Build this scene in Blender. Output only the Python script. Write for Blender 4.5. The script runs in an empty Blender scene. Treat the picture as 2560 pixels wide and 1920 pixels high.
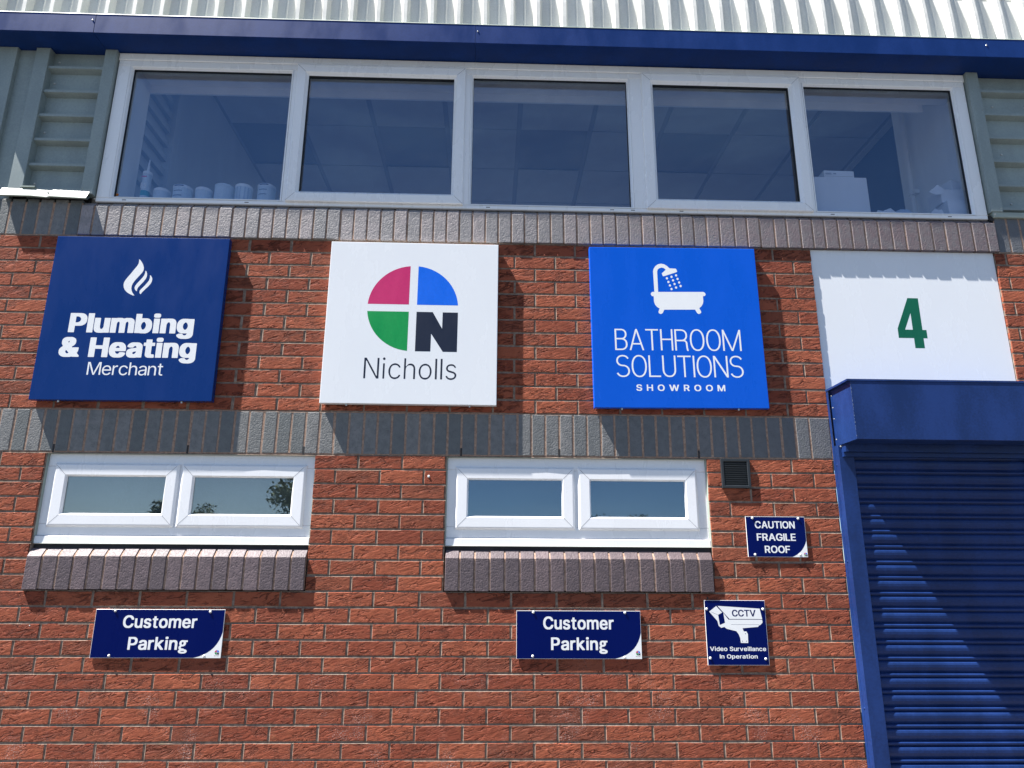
import bpy, math, random
from mathutils import Vector, Matrix
from mathutils.geometry import tessellate_polygon

SC = bpy.context.scene
COL = SC.collection
random.seed(11)

# ---------------------------------------------------------------- camera
cam_d = bpy.data.cameras.new("camera")
cam_d.sensor_width = 36.0
cam_d.lens = 24.8469
cam_d.clip_start = 0.05
cam_d.clip_end = 2000.0
cam_o = bpy.data.objects.new("camera", cam_d)
CAM_POS = Vector((2.25094, -3.63145, -0.57394))
CAM_ROT = Matrix(((0.9994794, -0.0129792, -0.0295363), (-0.0318725, -0.2553620, -0.9663200), (0.0049996, 0.9667584, -0.2556427)))
cam_o.matrix_world = Matrix.Translation(CAM_POS) @ CAM_ROT.to_4x4()
COL.objects.link(cam_o)
SC.camera = cam_o

# ---------------------------------------------------------------- sun, sky, exposure
SUN_TRAVEL = Vector((3.7, 1.0, -7.0)).normalized()
TO_SUN = -SUN_TRAVEL
SUN_EL = math.asin(TO_SUN.z)
SUN_AZ = math.atan2(TO_SUN.x, TO_SUN.y)
sun_d = bpy.data.lights.new("sun", "SUN")
sun_d.energy = 5.0
sun_d.angle = math.radians(0.5)
sun_d.color = (1.0, 0.965, 0.92)
sun_o = bpy.data.objects.new("sun", sun_d)
sun_o.rotation_euler = SUN_TRAVEL.to_track_quat('-Z', 'Y').to_euler()
sun_o.location = (-20, -8, 40)
COL.objects.link(sun_o)

world = bpy.data.worlds.new("World")
SC.world = world
world.use_nodes = True
wn = world.node_tree
bg = wn.nodes["Background"]
sky = wn.nodes.new("ShaderNodeTexSky")
sky.sky_type = 'NISHITA'
sky.sun_disc = False
sky.sun_elevation = SUN_EL
sky.sun_rotation = SUN_AZ
sky.air_density = 0.75
sky.dust_density = 0.1
sky.ozone_density = 3.0
# thin fair-weather cloud, thicker towards the horizon
tc = wn.nodes.new("ShaderNodeTexCoord")
mp = wn.nodes.new("ShaderNodeMapping")
mp.inputs['Scale'].default_value = (1.6, 1.6, 7.0)
mp.inputs['Location'].default_value = (0.35, 0.1, 0.0)
nz = wn.nodes.new("ShaderNodeTexNoise")
nz.inputs['Scale'].default_value = 1.3
nz.inputs['Detail'].default_value = 9
nz.inputs['Roughness'].default_value = 0.62
nz.inputs['Distortion'].default_value = 0.5
rp = wn.nodes.new("ShaderNodeMapRange")
rp.inputs['From Min'].default_value = 0.50
rp.inputs['From Max'].default_value = 0.78
mixc = wn.nodes.new("ShaderNodeMixRGB")
mixc.inputs['Color2'].default_value = (7.5, 7.9, 8.3, 1)
mulf = wn.nodes.new("ShaderNodeMath"); mulf.operation = 'MULTIPLY'; mulf.inputs[1].default_value = 0.22
wn.links.new(tc.outputs['Generated'], mp.inputs['Vector'])
wn.links.new(mp.outputs[0], nz.inputs['Vector'])
wn.links.new(nz.outputs['Fac'], rp.inputs['Value'])
wn.links.new(rp.outputs[0], mulf.inputs[0])
wn.links.new(mulf.outputs[0], mixc.inputs['Fac'])
wn.links.new(sky.outputs[0], mixc.inputs['Color1'])
wn.links.new(mixc.outputs[0], bg.inputs['Color'])
bg.inputs['Strength'].default_value = 0.05

SC.view_settings.view_transform = 'Standard'
SC.view_settings.look = 'None'
SC.view_settings.gamma = 1.0
SC.view_settings.use_curve_mapping = False
SC.view_settings.exposure = 1.62
SC.render.engine = 'CYCLES'
SC.cycles.max_bounces = 8
SC.cycles.transparent_max_bounces = 12
SC.cycles.sample_clamp_indirect = 6.0

# ================================================================ helpers
class MB:
    """Collects faces and links them as ONE mesh object."""
    def __init__(self):
        self.v = []; self.f = []; self.mi = []; self.cur = 0
    def add(self, vs, fs):
        n = len(self.v)
        self.v += [tuple(p) for p in vs]
        self.f += [tuple(i + n for i in f) for f in fs]
        self.mi += [self.cur] * len(fs)
    def quad(self, a, b, c, d):
        self.add([a, b, c, d], [(0, 1, 2, 3)])
    def box(self, x0, x1, y0, y1, z0, z1):
        vs = [(x0,y0,z0),(x1,y0,z0),(x1,y1,z0),(x0,y1,z0),(x0,y0,z1),(x1,y0,z1),(x1,y1,z1),(x0,y1,z1)]
        self.add(vs, [(0,1,5,4),(1,2,6,5),(2,3,7,6),(3,0,4,7),(4,5,6,7),(3,2,1,0)])
    def bbox(self, x0, x1, y0, y1, z0, z1, b=0.0015):
        """box whose front (-y) edges are bevelled"""
        o = [(x0,z0),(x1,z0),(x1,z1),(x0,z1)]
        i = [(x0+b,z0+b),(x1-b,z0+b),(x1-b,z1-b),(x0+b,z1-b)]
        vs = [(x,y1,z) for x,z in o] + [(x,y0+b,z) for x,z in o] + [(x,y0,z) for x,z in i]
        fs = [(8,9,10,11)]
        for k in range(4):
            n = (k+1) % 4
            fs += [(4+k,4+n,8+n,8+k),(k,n,4+n,4+k)]
        fs.append((3,2,1,0))
        self.add(vs, fs)
    def loop(self, x0, x1, z0, z1, prof):
        """mitred rectangular frame swept from a profile of (inset, y)"""
        rs = []
        for ins, y in prof:
            rs.append([(x0+ins,y,z0+ins),(x1-ins,y,z0+ins),(x1-ins,y,z1-ins),(x0+ins,y,z1-ins)])
        for a, b in zip(rs, rs[1:]):
            for k in range(4):
                n = (k+1) % 4
                self.quad(a[k], a[n], b[n], b[k])
    def prism(self, pts, x0, x1, caps=True):
        """profile of (y, z) extruded along x"""
        n = len(pts)
        self.add([(x0,y,z) for y,z in pts] + [(x1,y,z) for y,z in pts],
                 [(k,(k+1)%n,n+(k+1)%n,n+k) for k in range(n)] +
                 ([tuple(range(n-1,-1,-1)), tuple(range(n,2*n))] if caps else []))
    def strip(self, pts, x0, x1):
        n = len(pts)
        self.add([(x0,y,z) for y,z in pts] + [(x1,y,z) for y,z in pts],
                 [(k,k+1,n+k+1,n+k) for k in range(n-1)])
    def dome(self, x, y, z, r, h, n=8):
        """button head standing out towards -y"""
        vs = [(x,y-h,z)]
        for rr, hh in ((0.7,0.72),(1.0,0.0)):
            vs += [(x+r*rr*math.cos(2*math.pi*k/n), y-h*hh, z+r*rr*math.sin(2*math.pi*k/n)) for k in range(n)]
        fs = [(0,1+(k+1)%n,1+k) for k in range(n)]
        fs += [(1+k,1+(k+1)%n,1+n+(k+1)%n,1+n+k) for k in range(n)]
        self.add(vs, fs)
    def cyl(self, cx, cy, z0, z1, r0, r1=None, n=24, top=True):
        if r1 is None: r1 = r0
        vs = [(cx+r0*math.cos(2*math.pi*k/n), cy+r0*math.sin(2*math.pi*k/n), z0) for k in range(n)]
        vs += [(cx+r1*math.cos(2*math.pi*k/n), cy+r1*math.sin(2*math.pi*k/n), z1) for k in range(n)]
        fs = [(k,(k+1)%n,n+(k+1)%n,n+k) for k in range(n)]
        if top: fs += [tuple(range(n,2*n)), tuple(range(n-1,-1,-1))]
        self.add(vs, fs)
    def poly(self, y, rings, back=None):
        """flat shape in the wall's direction, first ring outside, others holes"""
        flat = [p for r in rings for p in r]
        tris = tessellate_polygon([[Vector((a, b, 0)) for a, b in r] for r in rings])
        self.add([(a, y, b) for a, b in flat], [tuple(t) for t in tris])
    def mesh(self, name, mats, smooth=False):
        me = bpy.data.meshes.new(name)
        me.from_pydata(self.v, [], self.f)
        for m in (mats if isinstance(mats, (list, tuple)) else [mats]):
            me.materials.append(m)
        if any(self.mi):
            me.polygons.foreach_set("material_index", self.mi)
        import bmesh
        bm = bmesh.new(); bm.from_mesh(me)
        bmesh.ops.recalc_face_normals(bm, faces=bm.faces)
        bm.to_mesh(me); bm.free()
        if smooth:
            me.polygons.foreach_set("use_smooth", [True]*len(me.polygons))
        me.update()
        return me
    def build(self, name, mats, parent=None, loc=None, smooth=False):
        """vertices are given in world space; the object's origin goes to loc"""
        if loc is None:
            xs = [p[0] for p in self.v]; ys = [p[1] for p in self.v]; zs = [p[2] for p in self.v]
            loc = ((min(xs)+max(xs))/2, (min(ys)+max(ys))/2, min(zs))
        keep = self.v
        self.v = [(a-loc[0], b-loc[1], c-loc[2]) for a, b, c in self.v]
        me = self.mesh(name, mats, smooth)
        self.v = keep
        return link(name, me, parent, loc)

def link(name, me, parent=None, loc=(0,0,0)):
    o = bpy.data.objects.new(name, me)
    COL.objects.link(o)
    if parent is not None:
        o.parent = parent
        p = Vector((0,0,0)); q = parent
        while q is not None:
            p += q.location; q = q.parent
        o.location = Vector(loc) - p
    else:
        o.location = loc
    return o

def thing(name, label, cat, loc, group=None):
    o = bpy.data.objects.new(name, None)
    o.empty_display_size = 0.1
    COL.objects.link(o); o.location = loc
    return tag(o, label, cat, group)

def tag(o, label=None, cat=None, group=None, kind=None):
    if label: o["label"] = label
    if cat: o["category"] = cat
    if group: o["group"] = group
    if kind: o["kind"] = kind
    return o

# ================================================================ materials
def new_mat(name):
    m = bpy.data.materials.new(name); m.use_nodes = True
    nt = m.node_tree
    return m, nt, nt.nodes["Principled BSDF"]

def N(nt, typ, **kw):
    n = nt.nodes.new(typ)
    for k, v in kw.items():
        if k in n.inputs.keys(): n.inputs[k].default_value = v
        else: setattr(n, k, v)
    return n

def M(nt, op, a, b=None, c=None):
    n = nt.nodes.new("ShaderNodeMath"); n.operation = op
    for i, v in enumerate((a, b, c)):
        if v is None: continue
        if hasattr(v, 'is_output'): nt.links.new(v, n.inputs[i])
        else: n.inputs[i].default_value = v
    return n.outputs[0]

def MR(nt, v, a, b, c=0.0, d=1.0, smooth=True):
    n = nt.nodes.new("ShaderNodeMapRange")
    if smooth: n.interpolation_type = 'SMOOTHSTEP'
    nt.links.new(v, n.inputs['Value'])
    n.inputs['From Min'].default_value = a; n.inputs['From Max'].default_value = b
    n.inputs['To Min'].default_value = c; n.inputs['To Max'].default_value = d
    return n.outputs[0]

def mixcol(nt, fac, c1, c2, mode='MIX'):
    n = nt.nodes.new("ShaderNodeMixRGB"); n.blend_type = mode
    for i, v in ((0, fac), (1, c1), (2, c2)):
        if hasattr(v, 'is_output'): nt.links.new(v, n.inputs[i])
        elif i == 0: n.inputs[0].default_value = v
        else: n.inputs[i].default_value = (*v, 1)
    return n.outputs[0]

def noise(nt, vec, scale, detail=4, rough=0.55, dist=0.0):
    n = N(nt, "ShaderNodeTexNoise", Scale=scale, Detail=detail, Roughness=rough, Distortion=dist)
    nt.links.new(vec, n.inputs['Vector'])
    return n.outputs['Fac']

def mapping(nt, vec, scale=(1,1,1), rot=(0,0,0), loc=None):
    n = nt.nodes.new("ShaderNodeMapping")
    nt.links.new(vec, n.inputs['Vector'])
    n.inputs['Scale'].default_value = scale
    n.inputs['Rotation'].default_value = rot
    if loc is not None: n.inputs['Location'].default_value = loc
    return n.outputs[0]

def paint(name, col, rough=0.35, metal=0.0, dirt=0.04, bump=0.0, bscale=60, coat=0.0, spec=0.5, dscale=6.0):
    """painted or plastic surface with faint soiling and waviness"""
    m, nt, b = new_mat(name)
    geo = nt.nodes.new("ShaderNodeNewGeometry")
    n1 = noise(nt, mapping(nt, geo.outputs['Position'], (1, 1, 0.35)), dscale, 6, 0.6)
    n2 = noise(nt, geo.outputs['Position'], 90, 3, 0.5)
    f = M(nt, 'ADD', M(nt, 'MULTIPLY', n1, 0.7), M(nt, 'MULTIPLY', n2, 0.3))
    f = MR(nt, f, 0.38, 0.66)
    dark = tuple(c*(1-dirt*2.2) for c in col)
    lite = tuple(min(1, c*(1+dirt)) for c in col)
    nt.links.new(mixcol(nt, f, dark, lite), b.inputs['Base Color'])
    nt.links.new(MR(nt, n1, 0.3, 0.7, rough*0.8, min(1, rough*1.25)), b.inputs['Roughness'])
    b.inputs['Metallic'].default_value = metal
    b.inputs['Specular IOR Level'].default_value = spec
    b.inputs['Coat Weight'].default_value = coat
    if bump:
        bn = N(nt, "ShaderNodeBump", Strength=1.0, Distance=bump)
        nt.links.new(noise(nt, geo.outputs['Position'], bscale, 3, 0.5), bn.inputs['Height'])
        nt.links.new(bn.outputs[0], b.inputs['Normal'])
    return m

def brick_mat():
    m, nt, b = new_mat("red_brick")
    geo = nt.nodes.new("ShaderNodeNewGeometry")
    sep = nt.nodes.new("ShaderNodeSeparateXYZ")
    nt.links.new(geo.outputs['Position'], sep.inputs[0])
    row = M(nt, 'FLOOR', M(nt, 'DIVIDE', sep.outputs[2], 0.075))
    half = M(nt, 'MULTIPLY', M(nt, 'SUBTRACT', 1.0, M(nt, 'MODULO', M(nt, 'ADD', row, 200), 2)), 0.1125)
    colm = M(nt, 'FLOOR', M(nt, 'DIVIDE', M(nt, 'ADD', sep.outputs[0], M(nt, 'SUBTRACT', half, 0.003)), 0.225))
    cmb = nt.nodes.new("ShaderNodeCombineXYZ")
    nt.links.new(colm, cmb.inputs[0]); nt.links.new(row, cmb.inputs[1])
    wnz = nt.nodes.new("ShaderNodeTexWhiteNoise"); wnz.noise_dimensions = '2D'
    nt.links.new(cmb.outputs[0], wnz.inputs['Vector'])
    rnd = wnz.outputs['Value']; rcol = wnz.outputs['Color']
    sp0 = nt.nodes.new('ShaderNodeSeparateXYZ'); nt.links.new(rcol, sp0.inputs[0])
    off = N(nt, "ShaderNodeVectorMath", operation='SCALE'); off.inputs['Scale'].default_value = 9.0
    nt.links.new(rcol, off.inputs[0])
    pos = N(nt, "ShaderNodeVectorMath", operation='ADD')
    nt.links.new(geo.outputs['Position'], pos.inputs[0]); nt.links.new(off.outputs[0], pos.inputs[1])
    P = pos.outputs[0]
    tilt = mapping(nt, P, (1.0, 1.0, 1.0), (0, math.radians(17), 0))
    tiltb = mapping(nt, P, (1.0, 1.0, 1.0), (0, math.radians(8), 0))
    stretch = mapping(nt, tilt, (1.0, 1.0, 3.6))
    stretchb = mapping(nt, tiltb, (1.0, 1.0, 4.2))
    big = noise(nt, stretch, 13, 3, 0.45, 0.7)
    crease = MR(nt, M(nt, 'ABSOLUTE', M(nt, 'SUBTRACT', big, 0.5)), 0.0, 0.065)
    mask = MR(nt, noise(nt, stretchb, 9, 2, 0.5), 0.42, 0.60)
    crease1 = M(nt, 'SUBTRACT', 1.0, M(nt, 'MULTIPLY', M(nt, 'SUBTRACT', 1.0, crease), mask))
    big2 = noise(nt, stretchb, 27, 3, 0.5, 0.9)
    c2 = MR(nt, M(nt, 'ABSOLUTE', M(nt, 'SUBTRACT', big2, 0.5)), 0.0, 0.06)
    mask2 = MR(nt, noise(nt, P, 17, 2, 0.5), 0.50, 0.66)
    crease2 = M(nt, 'SUBTRACT', 1.0, M(nt, 'MULTIPLY', M(nt, 'SUBTRACT', 1.0, c2), mask2))
    pits = MR(nt, noise(nt, mapping(nt, P, (1,1,1.5)), 150, 2, 0.5), 0.30, 0.42)
    grain = noise(nt, P, 330, 4, 0.65)
    lump = noise(nt, stretch, 22, 2, 0.5)
    amp = MR(nt, sp0.outputs[2], 0.0, 1.0, 0.35, 1.35, smooth=False)
    h = M(nt, 'MULTIPLY', amp, M(nt, 'ADD', M(nt, 'MULTIPLY', crease1, 1.7), M(nt, 'MULTIPLY', crease2, 0.7)))
    h = M(nt, 'ADD', h, M(nt, 'MULTIPLY', pits, 0.16))
    h = M(nt, 'ADD', h, M(nt, 'MULTIPLY', grain, 0.12))
    h = M(nt, 'ADD', h, M(nt, 'MULTIPLY', lump, 0.40))
    bn = N(nt, "ShaderNodeBump", Strength=1.0, Distance=0.0056)
    nt.links.new(h, bn.inputs['Height'])
    nt.links.new(bn.outputs[0], b.inputs['Normal'])
    # colour: orange-red, a brick or two browner or paler
    c = mixcol(nt, MR(nt, rnd, 0.0, 1.0, smooth=False), (0.225, 0.056, 0.031), (0.345, 0.098, 0.050))
    sp = nt.nodes.new("ShaderNodeSeparateXYZ"); nt.links.new(rcol, sp.inputs[0])
    c = mixcol(nt, MR(nt, sp.outputs[1], 0.70, 1.0, 0.0, 0.8), c, (0.20, 0.062, 0.036))
    c = mixcol(nt, MR(nt, noise(nt, P, 24, 5, 0.6), 0.45, 0.75, 0.0, 0.5), c, (0.22, 0.050, 0.028))
    c = mixcol(nt, MR(nt, noise(nt, P, 55, 4, 0.6), 0.55, 0.78, 0.0, 0.45), c, (0.42, 0.14, 0.065))
    # crease shade painted into the colour, on top of the bump
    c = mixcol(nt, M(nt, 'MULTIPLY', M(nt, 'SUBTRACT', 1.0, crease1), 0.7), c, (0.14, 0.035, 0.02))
    # salts on the lower courses and a little lichen
    low = MR(nt, sep.outputs[2], -0.9, -1.25)
    salt = M(nt, 'MULTIPLY', MR(nt, noise(nt, geo.outputs['Position'], 5.0, 3, 0.6), 0.50, 0.72), MR(nt, noise(nt, geo.outputs['Position'], 190, 3, 0.6), 0.52, 0.66))
    c = mixcol(nt, M(nt, 'MULTIPLY', M(nt, 'MULTIPLY', salt, low), 0.75), c, (0.62, 0.50, 0.46))
    lich = MR(nt, noise(nt, geo.outputs['Position'], 6.5, 6, 0.7), 0.62, 0.76, 0.0, 0.35)
    c = mixcol(nt, lich, c, (0.30, 0.20, 0.10))
    nt.links.new(c, b.inputs['Base Color'])
    b.inputs['Roughness'].default_value = 0.92
    b.inputs['Specular IOR Level'].default_value = 0.25
    return m

def mortar_mat():
    m, nt, b = new_mat("sand_mortar")
    geo = nt.nodes.new("ShaderNodeNewGeometry"); P = geo.outputs['Position']
    c = mixcol(nt, MR(nt, noise(nt, P, 40, 5, 0.6), 0.35, 0.7), (0.18, 0.128, 0.098), (0.33, 0.245, 0.19))
    c = mixcol(nt, MR(nt, noise(nt, P, 4.5, 5, 0.7), 0.60, 0.75, 0.0, 0.55), c, (0.33, 0.31, 0.17))
    c = mixcol(nt, MR(nt, noise(nt, P, 420, 2, 0.6), 0.55, 0.72, 0.0, 0.5), c, (0.18, 0.13, 0.10))
    nt.links.new(c, b.inputs['Base Color'])
    b.inputs['Roughness'].default_value = 0.95
    bn = N(nt, "ShaderNodeBump", Strength=1.0, Distance=0.0012)
    h = M(nt, 'ADD', M(nt, 'MULTIPLY', noise(nt, P, 260, 3, 0.6), 0.4), M(nt, 'MULTIPLY', noise(nt, P, 45, 3, 0.6), 0.9))
    nt.links.new(h, bn.inputs['Height']); nt.links.new(bn.outputs[0], b.inputs['Normal'])
    return m

def pink_mortar_mat():
    m, nt, b = new_mat("buff_mortar")
    geo = nt.nodes.new("ShaderNodeNewGeometry"); P = geo.outputs['Position']
    c = mixcol(nt, MR(nt, noise(nt, P, 60, 5, 0.6), 0.35, 0.7), (0.30, 0.19, 0.135), (0.46, 0.32, 0.24))
    c = mixcol(nt, MR(nt, noise(nt, P, 350, 2, 0.6), 0.52, 0.68, 0.0, 0.7), c, (0.10, 0.06, 0.05))
    nt.links.new(c, b.inputs['Base Color'])
    b.inputs['Roughness'].default_value = 0.95
    bn = N(nt, "ShaderNodeBump", Strength=1.0, Distance=0.0014)
    nt.links.new(noise(nt, P, 230, 3, 0.6), bn.inputs['Height']); nt.links.new(bn.outputs[0], b.inputs['Normal'])
    return m

def blue_brick_mat(name, ca, cb, cc):
    m, nt, b = new_mat(name)
    geo = nt.nodes.new("ShaderNodeNewGeometry"); P = geo.outputs['Position']
    oi = nt.nodes.new("ShaderNodeObjectInfo")
    c = mixcol(nt, oi.outputs['Random'], ca, cb)
    sep = nt.nodes.new("ShaderNodeSeparateXYZ"); nt.links.new(P, sep.inputs[0])
    c = mixcol(nt, MR(nt, sep.outputs[0], 1.6, 4.6, 0.0, 0.85), c, cc)
    c = mixcol(nt, MR(nt, noise(nt, P, 28, 5, 0.65), 0.35, 0.7, 0.0, 0.6), c, tuple(k*0.72 for k in ca))
    c = mixcol(nt, MR(nt, noise(nt, P, 170, 2, 0.5), 0.62, 0.70, 0.0, 0.7), c, (0.05, 0.04, 0.045))
    nt.links.new(c, b.inputs['Base Color'])
    b.inputs['Roughness'].default_value = 0.55
    b.inputs['Specular IOR Level'].default_value = 0.4
    bn = N(nt, "ShaderNodeBump", Strength=1.0, Distance=0.0011)
    h = M(nt, 'ADD', M(nt, 'MULTIPLY', MR(nt, noise(nt, P, 120, 2, 0.5), 0.36, 0.52), 0.45), M(nt, 'MULTIPLY', noise(nt, P, 60, 4, 0.6), 1.0))
    nt.links.new(h, bn.inputs['Height']); nt.links.new(bn.outputs[0], b.inputs['Normal'])
    return m

def glass_mat(name, tint, boost, refl=(0.42, 0.70, 1.0)):
    m, nt, b = new_mat(name)
    nt.nodes.remove(b)
    out = nt.nodes["Material Output"]
    tr = N(nt, "ShaderNodeBsdfTransparent"); tr.inputs[0].default_value = (*tint, 1)
    gl = N(nt, "ShaderNodeBsdfGlossy", Roughness=0.0); gl.inputs[0].default_value = (*refl, 1)
    fr = N(nt, "ShaderNodeLayerWeight", Blend=0.5)
    f5 = M(nt, 'POWER', fr.outputs['Facing'], 5.0)
    f = M(nt, 'MINIMUM', M(nt, 'MULTIPLY', M(nt, 'ADD', M(nt, 'MULTIPLY', f5, 0.96), 0.04), boost), 1.0)
    mx = N(nt, "ShaderNodeMixShader")
    nt.links.new(f, mx.inputs[0]); nt.links.new(tr.outputs[0], mx.inputs[1]); nt.links.new(gl.outputs[0], mx.inputs[2])
    geo = nt.nodes.new("ShaderNodeNewGeometry")
    bn = N(nt, "ShaderNodeBump", Strength=0.12, Distance=0.0008)
    nt.links.new(noise(nt, geo.outputs['Position'], 1.6, 1, 0.4), bn.inputs['Height'])
    nt.links.new(bn.outputs[0], gl.inputs['Normal'])
    nt.links.new(mx.outputs[0], out.inputs[0])
    return m

def leaf_mat():
    m, nt, b = new_mat("leaves")
    oi = nt.nodes.new("ShaderNodeNewGeometry")
    c = mixcol(nt, MR(nt, noise(nt, oi.outputs['Position'], 1.1, 4, 0.6), 0.35, 0.7), (0.035, 0.06, 0.02), (0.08, 0.11, 0.035))
    nt.links.new(c, b.inputs['Base Color']); b.inputs['Roughness'].default_value = 0.7
    return m

MT = dict(
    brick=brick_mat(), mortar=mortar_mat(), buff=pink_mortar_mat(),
    blue=blue_brick_mat("blue_engineering_brick", (0.135,0.145,0.145), (0.225,0.22,0.215), (0.125,0.13,0.145)),
    plinth=blue_brick_mat("plum_grey_brick", (0.245,0.240,0.245), (0.335,0.295,0.295), (0.130,0.092,0.100)),
    sill=blue_brick_mat("plum_sill_brick", (0.110,0.086,0.095), (0.175,0.130,0.138), (0.088,0.064,0.066)),
    upvc=paint("white_upvc", (0.90,0.90,0.91), 0.28, dirt=0.014, dscale=4, spec=0.9),
    upvc_old=paint("weathered_white_upvc", (0.93,0.93,0.93), 0.28, dirt=0.012, dscale=5, spec=0.9),
    gasket=paint("black_gasket", (0.012,0.012,0.014), 0.6),
    fascia=paint("blue_coated_steel", (0.008,0.036,0.165), 0.45, dirt=0.08, bump=0.0006, bscale=5, spec=0.14),
    shutter=paint("blue_shutter_paint", (0.010,0.034,0.145), 0.42, dirt=0.13, spec=0.28, bump=0.00012, bscale=120),
    clad=paint("grey_green_cladding", (0.28,0.335,0.33), 0.5, dirt=0.07),
    flash=paint("pale_green_flashing", (0.34,0.39,0.34), 0.45, dirt=0.05),
    roof=paint("pale_grey_roof_sheet", (0.74,0.74,0.69), 0.5, dirt=0.05),
    navy=paint("navy_sign_face", (0.002,0.030,0.165), 0.28, dirt=0.02, spec=0.2),
    deepnavy=paint("dark_navy_print", (0.0,0.0055,0.088), 0.3, dirt=0.02, spec=0.08),
    royal=paint("royal_blue_sign_face", (0.0,0.098,0.62), 0.28, dirt=0.02, spec=0.3),
    white=paint("white_sign_face", (0.80,0.82,0.84), 0.25, dirt=0.004),
    vinyl=paint("white_vinyl", (0.86,0.87,0.87), 0.3, dirt=0.01),
    ink=paint("dark_navy_ink", (0.008,0.012,0.030), 0.3),
    red=paint("crimson_vinyl", (0.56,0.020,0.135), 0.3),
    azure=paint("azure_vinyl", (0.0,0.135,0.78), 0.3),
    green=paint("green_vinyl", (0.0,0.29,0.060), 0.3),
    bottle=paint("bottle_green_vinyl", (0.0,0.118,0.056), 0.3),
    black=paint("black_plastic", (0.020,0.024,0.028), 0.4),
    screw=paint("bright_screw", (0.55,0.55,0.52), 0.35, metal=0.6),
    plug=paint("white_plastic_cap", (0.80,0.80,0.78), 0.4),
    weld=paint("weld_line", (0.36,0.36,0.37), 0.6),
    darkfill=paint("dark_fill", (0.02,0.02,0.022), 0.7),
    plaster=paint("white_plaster", (0.80,0.80,0.79), 0.8, dirt=0.03),
    soffit=paint("cream_window_lining", (0.88,0.83,0.74), 0.7),
    fitting=paint("unlit_fitting", (0.20,0.21,0.23), 0.6),
    darkwall=paint("dark_painted_wall", (0.10,0.11,0.15), 0.9),
    tile=paint("ceiling_tile", (0.46,0.46,0.46), 0.9, dirt=0.04),
    grid=paint("ceiling_grid", (0.30,0.30,0.31), 0.7),
    room=paint("dim_room_wall", (0.45,0.46,0.48), 0.9),
    liner=paint("ribbed_liner_sheet", (0.45,0.48,0.52), 0.6),
    card=paint("white_card", (0.72,0.73,0.75), 0.7, dirt=0.03),
    tub=paint("pale_plastic_tub", (0.55,0.62,0.68), 0.45),
    tublabel=paint("tub_label_ink", (0.10,0.14,0.22), 0.6),
    teal=paint("teal_print", (0.03,0.30,0.34), 0.5),
    pink=paint("pink_print", (0.60,0.16,0.26), 0.5),
    film=paint("clear_film", (0.40,0.47,0.58), 0.3),
    sticker=paint("orange_spot", (0.62,0.20,0.03), 0.7),
    asphalt=paint("asphalt", (0.065,0.065,0.064), 0.9, dirt=0.2, bump=0.004, bscale=180, dscale=1.5),
    kerb=paint("concrete_paving", (0.14,0.13,0.12), 0.9, dirt=0.12, dscale=2),
    glass=glass_mat("window_glass", (0.95,0.96,0.98), 2.9),
    glass2=glass_mat("grey_sky_window_glass", (0.84,0.88,0.88), 4.0, (1.0,0.98,0.95)), glass3=glass_mat("blue_sky_window_glass", (0.84,0.88,0.88), 4.0, (0.62,0.80,1.0)),  # reflection tints stand in for grey sky on the left, blue on the right
    frost=paint("pale_backing", (0.34,0.36,0.35), 0.8), frost2=paint("dark_backing", (0.06,0.07,0.09), 0.8),  # pale and dark tones stand in for the cloud and sky mirrored in the panes
    leaf=leaf_mat(),
    bark=paint("bark", (0.08,0.06,0.045), 0.9),
)

# ================================================================ lettering
import math
def arc(cx, cy, rx, ry, a0, a1, n=None, p=2.25):
    if n is None: n = max(4, int(abs(a1-a0)/11))
    out = []
    for i in range(n+1):
        a = math.radians(a0 + (a1-a0)*i/n)
        c, s = math.cos(a), math.sin(a)
        out.append((cx + rx*math.copysign(abs(c)**(2/p), c), cy + ry*math.copysign(abs(s)**(2/p), s)))
    return out

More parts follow.
